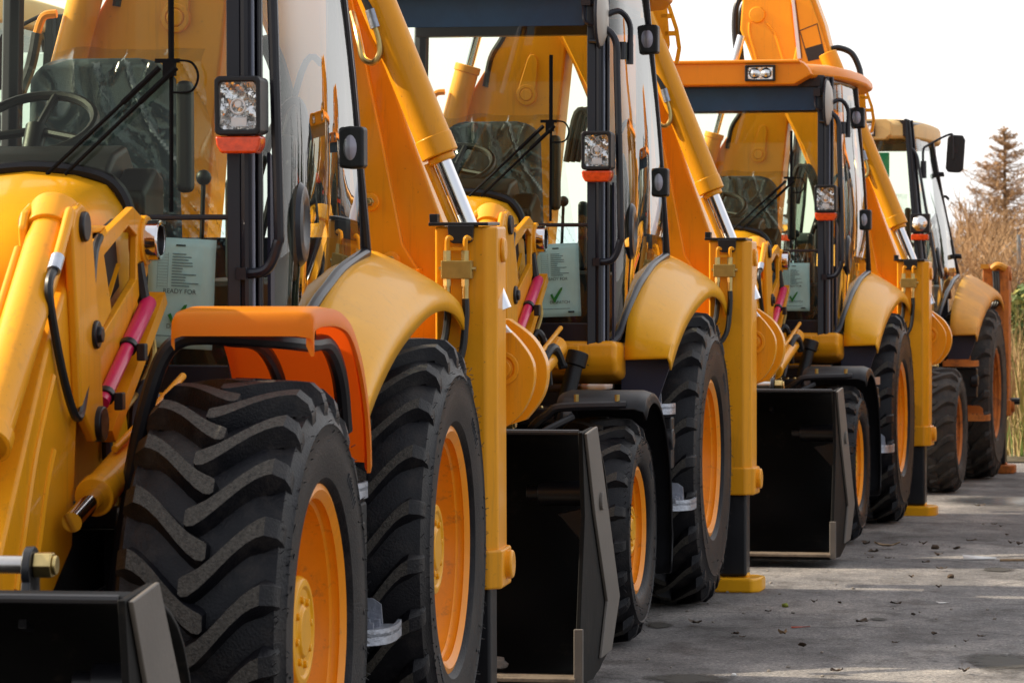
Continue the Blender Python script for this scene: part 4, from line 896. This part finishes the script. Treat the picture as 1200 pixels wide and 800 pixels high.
    for k in range(3): m.tube(smooth_path([(0.10 + 0.03 * k, 1.08, 2.2), (0.16 + 0.03 * k, 1.05, 2.45), (0.24 + 0.02 * k, 1.04, 2.42), (0.30 + 0.02 * k, 1.04, 2.2), (0.30 + 0.04 * k, 1.04, 1.9)], 5), 0.017, 8)
    m.build('hose', 'hose', boom)
    return T

ROOT = {}
def mrot(pt, a): return (-pt, 0, -a)
b1 = build_backhoe('backhoe_loader', 'nearest yellow backhoe loader with equally large wheels and an orange front mudguard', (-1.275, 13.016, -0.026), mrot(-0.022, 0.148), 'big')
b2 = build_backhoe('backhoe_loader', 'second yellow backhoe loader in the row, with two stones in its black bucket', (-0.016, 19.226, 0.0), mrot(0.003, 0.189), 'small')
b2.location.z = 0.0; b2.scale = (1, 1, 1.018)
b3 = copy_tree(b2); b3['label'] = 'third yellow backhoe loader in the row, its orange roof and raised boom in view'
b3.scale = (1, 1, 0.996); b3.location = (1.634, 26.147, -0.004); b3.rotation_euler = mrot(0.006, 0.211)
b4 = build_backhoe('backhoe_loader', 'old weathered backhoe loader last in the row with dirty tyres and long mirror arm', (3.07, 32.44, 0.0), mrot(0, 0.236), 'old')
b5 = copy_tree(b4); b5['label'] = 'backhoe loader in the row behind, only its cab seen through the nearest windscreen'
b5['group'] = 'backhoe loaders parked nose to tail'
b5.location = (-2.72, 19.0, 0.0); b5.rotation_euler = (0, 0, -0.16)

b6 = copy_tree(b2); b6['label'] = 'yellow backhoe loader parked opposite the row, nearer one of two at the right'; b6.location = (6.5, 27.5, 0); b6.rotation_euler = mrot(0, 0.12)
b7 = copy_tree(b2); b7['label'] = 'yellow backhoe loader parked opposite the row, farther one of two at the right'; b7.location = (7.4, 34.0, 0); b7.rotation_euler = mrot(0, 0.12)

# ------------------------------------------------------------------ inspection sheets in the lower panes
def make_sheet():
    s = MB(); rows = []
    for i in range(9):
        rows.append([])
        for j in range(13):
            a = i / 8; b = j / 12; rows[-1].append((lerp(0, 0.21, a), 0.004 * math.sin(a * 3 + b * 2) + 0.003 * math.sin(b * 6), lerp(-0.335, 0, b)))
    s.loft(rows)
    sh = s.build('inspection_sheet', 'paper', None, solid=0.0006)
    t = MB()
    for txt, size, x, z in (('READY FOR', 0.0195, 0.050, -0.168), ('DESPATCH', 0.0195, 0.065, -0.275)):
        vs, fs = text_mesh(txt, size); t.add([(x + a, -0.0055, z + b) for a, b, c in vs], fs)
    t.build('lettering', 'ink', sh, smooth=False)
    t = MB()
    rnd = random.Random(3)
    t.box(0.085, 0.115, -0.0055, -0.005, -0.024, -0.019, 1)
    for k in range(12):
        z = -0.05 - k * 0.0088; t.box(0.075, 0.075 + rnd.uniform(0.03, 0.085), -0.0055, -0.005, z, z + 0.0035)
        t.box(0.030, 0.062, -0.0055, -0.005, z - 0.002, z - 0.001)
    for x in (0.030, 0.062): t.box(x, x + 0.001, -0.0055, -0.005, -0.155, -0.045)
    t.box(0.02, 0.16, -0.0055, -0.005, -0.30, -0.297); t.box(0.15, 0.18, -0.0055, -0.005, -0.318, -0.31, 1)
    t.build('printed_lines', ['ink_grey', 'ink'], sh, smooth=False)
    t = MB(); t.prism([(0.068, -0.235), (0.078, -0.228), (0.086, -0.248), (0.118, -0.203), (0.128, -0.200), (0.125, -0.212), (0.088, -0.272)], 'y', -0.0065, -0.0058)
    t.build('tick_mark', 'green_tick', sh, smooth=False)
    return sh
proto = make_sheet()
def place_sheet(sh, root, x, z, tilt, label, sc=1.0):
    sh['label'] = label; sh['category'] = 'paper sheet'; sh['group'] = 'inspection sheets in the cab windows'
    M_ = root.matrix_basis @ Matrix.Translation((x, -1.235, z)) @ Matrix.Rotation(R(tilt), 4, 'Y') @ Matrix.Diagonal((sc, 1, sc, 1))
    sh.matrix_world = M_
s2 = copy_tree(proto); s3 = copy_tree(proto)
place_sheet(proto, b1, 0.363, 1.765, 3, 'pale printed READY FOR DESPATCH sheet partly hidden behind the orange mudguard')
place_sheet(s2, b2, 0.358, 1.735, -2, 'pale READY FOR DESPATCH sheet with green tick in the second loader above the bucket')
place_sheet(s3, b3, 0.365, 1.745, 0, 'small READY FOR DESPATCH sheet in the third loader, farthest of the three sheets', 0.93)
g = MB(); g.box(-0.03, 0.13, 0, 0.002, -0.11, 0.09); g = g.build('window_card', 'green_card', None)
tag(g, 'green card stuck inside the windscreen of the old loader', 'card')
g.matrix_world = b4.matrix_basis @ Matrix.Translation((0.16, -1.24, 2.60))

# ------------------------------------------------------------------ ground
def ground_material():
    m, nt, N, L, P = nodes_of('asphalt')
    tc = N.new('ShaderNodeTexCoord')
    def nz(scale, det, rough, vec=None):
        n = N.new('ShaderNodeTexNoise'); n.inputs['Scale'].default_value = scale; n.inputs['Detail'].default_value = det; n.inputs['Roughness'].default_value = rough
        L.new(vec or tc.outputs['Object'], n.inputs['Vector']); return n.outputs['Fac']
    mpn = N.new('ShaderNodeMapping'); mpn.inputs['Scale'].default_value = (1.0, 0.55, 1); mpn.inputs['Rotation'].default_value = (0, 0, R(8)); L.new(tc.outputs['Object'], mpn.inputs['Vector'])
    def ramp(fac, stops):
        r = N.new('ShaderNodeValToRGB'); L.new(fac, r.inputs['Fac'])
        while len(r.color_ramp.elements) < len(stops): r.color_ramp.elements.new(0.5)
        for e, (p, c) in zip(r.color_ramp.elements, stops): e.position = p; e.color = (*c, 1)
        return r.outputs['Color']
    def mix(f, a, b, mode='MIX'):
        x = N.new('ShaderNodeMix'); x.data_type = 'RGBA'; x.blend_type = mode
        if isinstance(f, float): x.inputs[0].default_value = f
        else: L.new(f, x.inputs[0])
        L.new(a, x.inputs[6]); L.new(b, x.inputs[7]); return x.outputs[2]
    base = ramp(nz(0.9, 10, 0.7, mpn.outputs['Vector']), [(0.32, (0.066, 0.062, 0.062)), (0.5, (0.172, 0.165, 0.166)), (0.64, (0.30, 0.282, 0.268))])
    grain = ramp(nz(70, 5, 0.8), [(0.32, (0.22, 0.22, 0.23)), (0.5, (0.95, 0.95, 0.95)), (0.68, (2.0, 1.95, 1.85))])
    c = mix(1.0, base, grain, 'MULTIPLY')
    grit = ramp(nz(24, 6, 0.85), [(0.34, (0.45, 0.43, 0.42)), (0.48, (1, 1, 1)), (0.66, (1.45, 1.40, 1.33))])
    c = mix(0.9, c, grit, 'MULTIPLY')
    patch = ramp(nz(3.2, 8, 0.7, mpn.outputs['Vector']), [(0.36, (0.50, 0.46, 0.43)), (0.48, (0.95, 0.94, 0.93)), (0.66, (1.25, 1.22, 1.18))])
    c = mix(1.0, c, patch, 'MULTIPLY')
    pits = ramp(nz(26, 4, 0.6, mpn.outputs['Vector']), [(0.30, (0.35, 0.33, 0.31)), (0.40, (1, 1, 1)), (1, (1, 1, 1))])
    c = mix(0.8, c, pits, 'MULTIPLY')
    # fine cracks
    v = N.new('ShaderNodeTexVoronoi'); v.feature = 'DISTANCE_TO_EDGE'; v.inputs['Scale'].default_value = 0.55
    wv = N.new('ShaderNodeMix'); wv.data_type = 'VECTOR'
    nv = N.new('ShaderNodeTexNoise'); nv.inputs['Scale'].default_value = 2.2; nv.inputs['Detail'].default_value = 6; L.new(tc.outputs['Object'], nv.inputs['Vector'])
    wv.inputs[0].default_value = 0.35; L.new(tc.outputs['Object'], wv.inputs[4]); L.new(nv.outputs['Color'], wv.inputs[5]); L.new(wv.outputs[1], v.inputs['Vector'])
    cr = ramp(v.outputs['Distance'], [(0.0, (0.45, 0.43, 0.42)), (0.006, (0.8, 0.8, 0.8)), (0.012, (1, 1, 1))])
    c = mix(0.8, c, cr, 'MULTIPLY')
    L.new(c, P.inputs['Base Color']); P.inputs['Roughness'].default_value = 0.8
    bp = N.new('ShaderNodeBump'); bp.inputs['Strength'].default_value = 0.9; bp.inputs['Distance'].default_value = 0.02
    ad = N.new('ShaderNodeMath'); ad.operation = 'ADD'; L.new(nz(55, 5, 0.7), ad.inputs[0]); L.new(nz(5, 6, 0.6), ad.inputs[1])
    L.new(ad.outputs[0], bp.inputs['Height']); L.new(bp.outputs['Normal'], P.inputs['Normal'])
    MATS['asphalt'] = m
ground_material()
def soften(name, k=5.0):
    nt = MATS[name].node_tree; N = nt.nodes; L = nt.links; P = N['Principled BSDF']
    tc = N.new('ShaderNodeTexCoord'); d = N.new('ShaderNodeVectorMath'); d.operation = 'DISTANCE'; d.inputs[1].default_value = (0.5, 0.5, 0.0)
    sp = N.new('ShaderNodeVectorMath'); sp.operation = 'MULTIPLY'; sp.inputs[1].default_value = (1, 1, 0); L.new(tc.outputs['Generated'], sp.inputs[0]); L.new(sp.outputs[0], d.inputs[0])
    n = N.new('ShaderNodeTexNoise'); n.inputs['Scale'].default_value = 9; n.inputs['Detail'].default_value = 9; n.inputs['Roughness'].default_value = 0.75; L.new(tc.outputs['Object'], n.inputs['Vector'])
    a = N.new('ShaderNodeMath'); a.operation = 'MULTIPLY_ADD'; L.new(n.outputs['Fac'], a.inputs[0]); a.inputs[1].default_value = 0.75; a.inputs[2].default_value = 0.03
    b = N.new('ShaderNodeMath'); b.operation = 'SUBTRACT'; L.new(a.outputs[0], b.inputs[0]); L.new(d.outputs['Value'], b.inputs[1])
    c = N.new('ShaderNodeMath'); c.operation = 'MULTIPLY'; c.use_clamp = True; L.new(b.outputs[0], c.inputs[0]); c.inputs[1].default_value = k
    L.new(c.outputs[0], P.inputs['Alpha'])
soften('damp'); soften('water', 3.5)
m = MB(); m.add([(-300, -100, 0), (300, -100, 0), (300, 600, 0), (-300, 600, 0)], [(0, 1, 2, 3)])
o = m.build('ground', 'asphalt', None); o['kind'] = 'structure'
def blob(name, mat, cx, cy, rx, ry, z, seed, wob=0.45, n=120):
    rnd = random.Random(seed); m = MB(); pts = []
    for k in range(n):
        a = 2 * math.pi * k / n; rr = 1 + wob * noise.noise((math.cos(a) * 1.6 + seed, math.sin(a) * 1.6, seed * 0.7)) + 0.22 * noise.noise((math.cos(a) * 5, math.sin(a) * 5, seed)) + 0.14 * noise.noise((math.cos(a) * 15, math.sin(a) * 15, seed))
        pts.append((cx + rx * rr * math.cos(a), cy + ry * rr * math.sin(a), z))
    m.add(pts, [tuple(range(n))]); return m.build(name, mat, None)
def gp(px, py, d=None):      # ground point seen at a pixel of the photograph
    dd = 1.533 * 4501 / (py - 345.9); return ((px - 600) / 4501 * dd, dd)
def add_stain(px, py, rx, ry, seed):
    x, y = gp(px, py); o = blob('stain', 'damp', x, y, rx, ry, 0.004, seed); o['kind'] = 'structure'
add_stain(1178, 775, 0.20, 0.50, 3); add_stain(815, 796, 0.20, 0.28, 8); add_stain(768, 733, 0.075, 0.22, 5); add_stain(1170, 668, 0.12, 0.22, 12)
add_stain(1030, 726, 0.05, 0.10, 17)
x, y = gp(1175, 588); o = blob('puddle', 'water', x, y, 0.55, 0.75, 0.006, 21, 0.5); o['kind'] = 'structure'
# verge beyond the yard
m = MB(); rnd = random.Random(2); rows = []
for i in range(40):
    rows.append([])
    for j in range(30):
        y = 35.2 + j * 1.1 + (0.5 * noise.noise((i * 0.6, 0, 1)) if j == 0 else 0); x = -20 + i * 1.6
        edge = min(1, j / 3)
        rows[-1].append((x, y, 0.012 + edge * (0.12 + 0.10 * noise.noise((x * 0.3, y * 0.3, 0)))))
m.loft(rows); o = m.build('verge', 'soil', None); o['kind'] = 'structure'
def blades(name, mats, n, area, hmin, hmax, wid, seed, lean=0.35, pick=None):
    rnd = random.Random(seed); m = MB()
    for k in range(n):
        x = rnd.uniform(area[0], area[1]); y = area[2] + (area[3] - area[2]) * rnd.random() ** 1.4
        if noise.noise((x * 0.8, y * 0.5, seed)) < -0.25 and rnd.random() < 0.8: continue
        h = rnd.uniform(hmin, hmax) * (0.75 + 0.5 * noise.noise((x * 0.5, y * 0.4, seed + 2))); a = rnd.uniform(0, 6.28); w = wid * rnd.uniform(0.6, 1.3)
        dx, dy = math.cos(a) * w, math.sin(a) * w; lx, ly = rnd.uniform(-lean, lean) * h, rnd.uniform(-lean, lean) * h
        z = 0.05
        m.add([(x - dx, y - dy, z), (x + dx, y + dy, z), (x + lx * 0.4 + dx * 0.7, y + ly * 0.4 + dy * 0.7, z + h * 0.6), (x + lx * 0.4 - dx * 0.7, y + ly * 0.4 - dy * 0.7, z + h * 0.6), (x + lx, y + ly, z + h)], [(0, 1, 2, 3), (3, 2, 4)], rnd.choice(mats_idx(mats)))
    return m.build(name, mats, None, smooth=False, fix=False)
def mats_idx(mats): return list(range(len(mats)))
o = blades('verge_grass', ['green_grass', 'dry_grass', 'leaf_yellow', 'dry_grass'], 9000, (2.5, 9, 35.3, 41), 0.15, 0.45, 0.008, 11); tag(o, 'green and straw coloured grass along the yard edge', 'grass', kind='stuff')
o = blades('dry_reeds', ['dry_grass', 'dry_grass', 'twig', 'leaf_yellow'], 9000, (2.5, 11, 37.5, 46), 0.9, 2.0, 0.009, 23, 0.25); tag(o, 'tall dry tan grass and stalks behind the yard', 'dry grass', kind='stuff')

# ------------------------------------------------------------------ trees and bushes
def bare_tree(name, label, loc, H, seed, kind='larch', twig='twig', density=1.0, group=None):
    rnd = random.Random(seed); T = thing(name, label, 'tree' if kind != 'bush' else 'bush', loc, (0, 0, rnd.random() * 6), group)
    tr = MB(); cr = MB()
    if kind == 'larch':
        tr.tube([(0, 0, 0), (H * .004, 0, H * .5), (0, H * 0.004, H * .97)], H * 0.022, 8, r1=H * 0.004)
        nb = int(210 * density)
        for k in range(nb):
            t = 0.12 + 0.87 * (k / nb) ** 0.9; z = H * t; a = rnd.uniform(0, 6.28); L_ = H * 0.50 * (1 - t) ** 0.8 * rnd.uniform(0.35, 1.25) * (0.8 + 0.45 * noise.noise((math.cos(a) * 1.5, math.sin(a) * 1.5, t * 7))) + 0.08
            d = Vector((math.cos(a), math.sin(a), rnd.uniform(-0.15, 0.25)))
            pts = [Vector((0, 0, z)) + d * L_ * q + Vector((0, 0, L_ * (0.22 * q * q - 0.10 * math.sin(q * 3)))) for q in (0, .35, .7, 1)]
            cr.tube(pts, H * 0.0035, 3, r1=H * 0.0012)
            for j in range(int(19 * density)):
                q = rnd.uniform(0.15, 1); p = pts[0].lerp(pts[-1], q); e = p + Vector((rnd.uniform(-1, 1), rnd.uniform(-1, 1), rnd.uniform(-0.9, 0.7))) * L_ * 0.20
                mdp = (p + e) / 2 + Vector((0, 0, -0.02 * L_))
                cr.tube([p, mdp, e], H * 0.0019, 3, cap=False, r1=H * 0.0012)
    else:
        def grow(p, d, L_, r, lev):
            n = 3; pts = [p]
            for i in range(n): d = (d + Vector((rnd.uniform(-.25, .25), rnd.uniform(-.25, .25), rnd.uniform(-.05, .2)))).normalized(); pts.append(pts[-1] + d * L_ / n)
            r = max(r, H * 0.0022)
            (tr if lev == 0 else cr).tube(pts, r, 5 if lev < 2 else 3, cap=False, r1=r * 0.55)
            if lev >= 4: return
            for i in range(rnd.choice((4, 5)) if lev < 3 else 5):
                q = rnd.choice(pts[1:]); nd = (d + Vector((rnd.uniform(-1, 1), rnd.uniform(-1, 1), rnd.uniform(-0.2, 0.7))) * 0.75).normalized(); grow(q, nd, L_ * rnd.uniform(0.55, 0.8), r * 0.5, lev + 1)
        for k in range(1 if kind == 'tree' else 5):
            a = rnd.uniform(0, 6.28); sp = 0.05 if kind == 'tree' else 0.35
            grow(Vector((rnd.uniform(-.3, .3) * (kind == 'bush'), rnd.uniform(-.3, .3) * (kind == 'bush'), 0)), Vector((math.cos(a) * sp, math.sin(a) * sp, 1)).normalized(), H * 0.38, H * 0.02 if kind == 'tree' else H * 0.010, 0)
    tr.build('trunk', 'bark', T); cr.build('crown', twig, T, smooth=False, fix=False)
    return T
def leaf_bush(label, loc, Rx, H, seed, mats):
    rnd = random.Random(seed); T = thing('leafy_bush', label, 'bush', loc); m = MB(); s = MB()
    for k in range(6):
        a = rnd.uniform(0, 6.28); s.tube([(0, 0, 0), (math.cos(a) * Rx * .3, math.sin(a) * Rx * .3, H * .5), (math.cos(a) * Rx * .6, math.sin(a) * Rx * .6, H * .85)], 0.02, 5, r1=0.006)
    cl = [(rnd.uniform(-.8, .8) * Rx, rnd.uniform(-.8, .8) * Rx, rnd.uniform(.25, .9) * H, rnd.uniform(.25, .45)) for _ in range(16)]
    for k in range(3800):
        cx, cy, cz, cr_ = rnd.choice(cl); d = Vector((rnd.gauss(0, 1), rnd.gauss(0, 1), rnd.gauss(0, 1))).normalized() * cr_ * Rx * rnd.random() ** 0.4
        p = Vector((cx, cy, cz)) + d; a, b = [Vector((rnd.uniform(-1, 1), rnd.uniform(-1, 1), rnd.uniform(-1, 1))).normalized() * 0.055 for _ in range(2)]
        if p.z > 0.05: m.add([p - a, p + b * 0.6, p + a, p - b * 0.6], [(0, 1, 2, 3)], rnd.randrange(len(mats)))
    s.build('stem', 'bark', T); m.build('foliage', mats, T, smooth=False, fix=False); return T
def far(px, d): return ((px - 600) / 4501 * d, d, 0)
bare_tree('larch_tree', 'tall brown leafless larch rising highest at the right edge', far(1178, 92), 5.6, 4, 'larch', 'twig', 1.2)
bare_tree('bare_tree', 'dark bare tree beside the tall larch at the far right', far(1203, 84), 4.6, 9, 'tree', 'twig_dark')
T1 = bare_tree('bare_tree', 'brown leafless tree beyond the dry grass', far(1140, 88), 4.0, 12, 'tree', 'twig', group='brown bare trees beyond the yard')
T2 = bare_tree('bare_tree', 'brown leafless tree beyond the dry grass', far(1120, 96), 3.6, 15, 'tree', 'twig', group='brown bare trees beyond the yard')
for px, d in ((1148, 70), (1168, 84), (1132, 92), (1112, 86), (1160, 78), (1190, 72), (1215, 90), (1105, 104), (1065, 108), (1240, 80), (960, 112), (860, 115), (740, 112)):
    c = copy_tree(random.choice((T1, T2))); c.location = far(px, d); c.rotation_euler.z = random.random() * 6
for k in range(16):    # unseen bare trees added at the right for side window reflections
    c = copy_tree(random.choice((T1, T2))); c.location = (13 + k * 2.6, 62 + 9 * math.sin(k * 1.7), 0); c.rotation_euler.z = random.random() * 6; c.scale = [random.uniform(0.8, 1.4)] * 3
B1 = bare_tree('bare_bush', 'brown leafless bush rising out of the dry grass', far(1150, 52), 2.6, 21, 'bush', 'twig', group='bare bushes in the dry grass')
for px, d in ((1128, 55), (1172, 50), (1192, 47), (1110, 60), (1205, 55), (1140, 63), (1160, 58), (1182, 66), (1120, 70), (1135, 49), (1100, 72), (1198, 60)):
    c = copy_tree(B1); c.location = far(px, d); c.rotation_euler.z = random.random() * 6
leaf_bush('green and yellow leafy bush behind the old loader at the right edge', far(1204, 44), 0.5, 1.75, 31, ['leaf_green', 'leaf_yellow', 'leaf_green'])
leaf_bush('dark green round bush half hidden behind the bare bushes', far(1190, 76), 1.0, 2.6, 33, ['leaf_green', 'leaf_green'])
def conifer(loc, H, seed):  # unseen conifers, added so the side windows reflect something dark
    rnd = random.Random(seed); T = thing('reflection_conifer', 'dense dark green conifer added out of view for window reflections', 'tree', loc, (0, 0, 0), 'unseen conifers added for window reflections'); m = MB(); t = MB()
    t.tube([(0, 0, 0), (0, 0, H)], H * 0.025, 7, r1=0.02)
    for k in range(3000):
        q = rnd.random() ** 0.7; z = H * (1 - q) * 0.95 + 0.15; r = H * 0.24 * q * math.sqrt(rnd.random()) * (0.8 + 0.4 * rnd.random()); a = rnd.uniform(0, 6.28)
        p = Vector((r * math.cos(a), r * math.sin(a), z - r * 0.2)); u, v = [Vector((rnd.uniform(-1, 1), rnd.uniform(-1, 1), rnd.uniform(-1, 1))).normalized() * 0.16 for _ in range(2)]
        m.add([p - u, p + v * 0.5, p + u, p - v * 0.5], [(0, 1, 2, 3)])
    t.build('trunk', 'bark', T); m.build('crown', 'leaf_dark', T, smooth=False, fix=False); return T
CN = conifer((16, 58, 0), 5.2, 3)
for k in range(15):
    c = copy_tree(CN); c.location = (17.6 + k * 1.9, 57 + 3 * math.sin(k * 2.3), 0); c.rotation_euler.z = k; c.scale = [random.uniform(0.8, 1.25)] * 3
# wire fence
T = thing('wire_fence', 'grey wire mesh fence between the dry grass and the trees', 'fence', (0, 0, 0))
m = MB()
for k in range(9): m.cyl((2 + k * 2.2, 48.5, 0), (2 + k * 2.2, 48.5, 2.3), 0.025, 8)
m.build('post', 'wire', T)
m = MB()
for k in range(90):
    x = 2 + k * 0.2
    m.tube([(x, 48.5, 0.1), (x + 2.1, 48.5, 2.2)], 0.003, 3, cap=False); m.tube([(x, 48.5, 2.2), (x + 2.1, 48.5, 0.1)], 0.003, 3, cap=False)
m.build('mesh_wire', 'wire', T, smooth=False)

# ------------------------------------------------------------------ litter on the yard
def leaf_mesh(name, mat, L_, W_, curl, seed):
    rnd = random.Random(seed); rows = []
    for i in range(7):
        a = i / 6; w = W_ * math.sin(math.pi * (0.08 + 0.9 * a)) ** 0.8
        rows.append([(L_ * (a - .5), w * b, curl * L_ * ((a - .5) ** 2 * 2 + abs(b) * 0.4) + 0.006 + 0.01 * rnd.random()) for b in (-1, -.4, .4, 1)])
    m = MB(); m.loft(rows); return m.build(name, mat, None)
L1 = leaf_mesh('dead_leaf', 'dead_leaf', 0.05, 0.02, 0.5, 1); tag(L1, 'small dark curled dead leaf lying on the grey yard', 'leaf', 'dead leaves on the yard')
L2 = leaf_mesh('dead_leaf', 'dead_leaf', 0.07, 0.025, 0.25, 2); tag(L2, 'small dark curled dead leaf lying on the grey yard', 'leaf', 'dead leaves on the yard')
def put(o, px, py, sc=1.0):
    x, y = gp(px, py); o.location = (x, y, 0); o.rotation_euler = (0, 0, random.random() * 6.28); o.scale = (sc, sc, sc)
spots = [(1015, 640), (1023, 650), (1041, 656), (1100, 653), (1097, 643), (1119, 645), (1085, 661), (1173, 618), (1165, 616), (1185, 638), (1138, 636), (1122, 645), (1139, 634), (1195, 640), (1103, 669), (1068, 678), (1050, 710), (984, 708), (1049, 755), (1132, 753), (900, 718), (954, 707), (1010, 732), (1070, 722), (1150, 748), (1180, 628), (1148, 595), (1100, 690), (870, 748), (1095, 745), (1060, 640), (1082, 640), (1020, 655), (760, 735), (815, 733), (940, 760), (862, 745), (1130, 790), (980, 790)]
put(L1, *spots[0], 1.2); put(L2, *spots[1], 1.3)
for k, (px, py) in enumerate(spots[2:]):
    c = (L1 if k % 2 else L2).copy(); COL.objects.link(c); put(c, px, py, random.uniform(0.5, 1.15))
def pebble(r, seed, mat, name='stone'):
    bm = bmesh.new(); bmesh.ops.create_icosphere(bm, subdivisions=2, radius=r)
    for v in bm.verts: v.co *= 1 + 0.35 * noise.noise(v.co * (1.2 / r) + Vector((seed, 0, 0))); v.co.z *= 0.65
    me = bpy.data.meshes.new(name); bm.to_mesh(me); bm.free(); me.materials.append(MATS[mat])
    o = bpy.data.objects.new(name, me); COL.objects.link(o); return o
p = pebble(0.010, 1, 'stone', 'pebble'); tag(p, 'tiny grey pebble lying loose on the yard surface', 'pebble', 'pebbles on the yard'); rr = random.Random(44)
put(p, 1000, 690); p.location.z = 0.005
for k in range(60):
    c = p.copy(); COL.objects.link(c); put(c, rr.uniform(720, 1195), 605 + 190 * rr.random() ** 1.2, rr.uniform(0.3, 1.1)); c.location.z = 0.004
o = pebble(0.026, 5, 'dead_leaf', 'clod'); tag(o, 'dark clod in the middle of the yard, largest of the crumbs near the third loader', 'clod'); put(o, 1096, 643); o.location.z = 0.012
o = pebble(0.020, 8, 'dead_leaf', 'clod'); tag(o, 'dark clod on the sunlit strip right of the second stabiliser foot', 'clod'); put(o, 1114, 677); o.location.z = 0.01
o = pebble(0.018, 9, 'moss', 'acorn'); tag(o, 'greenish yellow nut lying on the yard near the second loader', 'nut'); put(o, 920, 711); o.location.z = 0.01
o = pebble(0.012, 9, 'litter_white', 'pebble'); tag(o, 'single white pebble near the bottom edge of the yard', 'pebble'); put(o, 860, 792); o.location.z = 0.006
m = MB(); m.loft([[(-0.03, 0, 0.004), (0.17, 0.01, 0.006)], [(-0.03, 0.02, 0.03), (0.17, 0.03, 0.012)], [(-0.02, 0.05, 0.006), (0.16, 0.06, 0.004)]])
o = m.build('paper_scrap', 'litter_white', None, solid=0.003); tag(o, 'long white crumpled paper scrap on the sunlit strip of the yard', 'litter'); put(o, 1135, 656); o.rotation_euler.z = 0.1
m = MB(); m.tube([(0, 0, 0.01), (0.25, 0.01, 0.012), (0.5, 0.03, 0.008)], 0.008, 6)
o = m.build('stick', 'pale_leaf', None); tag(o, 'pale straight stick next to the white paper scrap', 'stick'); put(o, 1172, 658); o.rotation_euler.z = 0.0
m = MB(); m.loft([[(0, 0, 0.003), (0.1, 0.04, 0.006)], [(0, 0.02, 0.008), (0.1, 0.05, 0.003)]])
o = m.build('wrapper', 'litter_red', None, solid=0.001); tag(o, 'thin red strip of litter on the yard', 'litter'); put(o, 928, 736); o.rotation_euler.z = 0.2
m = MB(); m.loft([[(-0.03, 0, 0.003), (0.03, 0.0, 0.006)], [(-0.035, 0.03, 0.01), (0.03, 0.03, 0.003)]])
o = m.build('paper_scrap', 'litter_white', None, solid=0.001); tag(o, 'small flat white paper scrap right of the red strip', 'litter'); put(o, 1107, 707); o.rotation_euler.z = 0.3
o = leaf_mesh('dead_leaf', 'pale_leaf', 0.16, 0.035, 0.25, 6); tag(o, 'large pale curled leaf in the shadow strip right of the third bucket', 'leaf'); put(o, 1040, 643); o.rotation_euler.z = 0.1
o = leaf_mesh('dead_leaf', 'pale_leaf', 0.05, 0.02, 0.6, 9); tag(o, 'small tan upright curled leaf below the red strip', 'leaf'); put(o, 917, 746)
for k, (x, lab) in enumerate(((0.695, 'left of two pale stones lying in the second loader bucket'), (0.755, 'flatter right one of two stones in the second loader bucket'))):
    o = pebble(0.055 if k == 0 else 0.05, 3 + k * 4, 'stone', 'stone'); tag(o, lab, 'stone', 'stones in the bucket')
    o.location = b2.matrix_basis @ Vector((x, -4.18, 0.085)); o.scale = (1, 1, 1.5 if k == 0 else 0.8)

# ------------------------------------------------------------------ light, sky, camera
W = bpy.data.worlds.new('World'); scene.world = W; W.use_nodes = True
N = W.node_tree.nodes; L = W.node_tree.links
bg = N['Background']; sky = N.new('ShaderNodeTexSky'); sky.sky_type = 'NISHITA'; sky.sun_disc = False
SUN_EL, SUN_AZ = R(33), R(-80)     # azimuth clockwise from +Y
sky.sun_elevation = SUN_EL; sky.sun_rotation = SUN_AZ; sky.dust_density = 4.0; sky.air_density = 1.0; sky.altitude = 50
mx = N.new('ShaderNodeMix'); mx.data_type = 'RGBA'; tcw = N.new('ShaderNodeTexCoord'); sxyz = N.new('ShaderNodeSeparateXYZ'); L.new(tcw.outputs['Generated'], sxyz.inputs[0])
mr = N.new('ShaderNodeMapRange'); mr.interpolation_type = 'SMOOTHSTEP'; mr.inputs['From Min'].default_value = -0.45; mr.inputs['From Max'].default_value = 0.55; mr.inputs['To Min'].default_value = 0.33; mr.inputs['To Max'].default_value = 0.70
L.new(sxyz.outputs['Y'], mr.inputs['Value']); L.new(mr.outputs['Result'], mx.inputs[0]); mx.inputs[7].default_value = (11.7, 11.5, 11.4, 1)   # thin bright overcast veil over the blue
L.new(sky.outputs['Color'], mx.inputs[6]); L.new(mx.outputs[2], bg.inputs['Color']); bg.inputs['Strength'].default_value = 0.108
sd = bpy.data.lights.new('sun', 'SUN'); sd.energy = 5.0; sd.angle = R(0.53); sd.color = (1.0, 0.88, 0.68)
so = bpy.data.objects.new('sun', sd); COL.objects.link(so)
dirv = Vector((math.sin(SUN_AZ) * math.cos(SUN_EL), math.cos(SUN_AZ) * math.cos(SUN_EL), math.sin(SUN_EL)))
so.rotation_euler = dirv.to_track_quat('Z', 'Y').to_euler(); so.location = (-20, 10, 20)
cd = bpy.data.cameras.new('camera'); cam = bpy.data.objects.new('camera', cd); COL.objects.link(cam); scene.camera = cam
cam.location = (0, 0, 1.533); cam.rotation_euler = (R(90), 0, 0)
cd.sensor_width = 36; cd.lens = 4501 / 1200 * 36; cd.shift_y = -(400 - 345.9) / 1200; cd.clip_end = 2000
cd.dof.use_dof = True; cd.dof.focus_distance = 15.0; cd.dof.aperture_fstop = 13
vs_ = scene.view_settings; vs_.view_transform = 'Standard'; vs_.look = 'None'; vs_.exposure = 0.52; vs_.gamma = 1; vs_.use_curve_mapping = False
scene.cycles.max_bounces = 10; scene.cycles.transparent_max_bounces = 24; scene.cycles.use_denoising = True
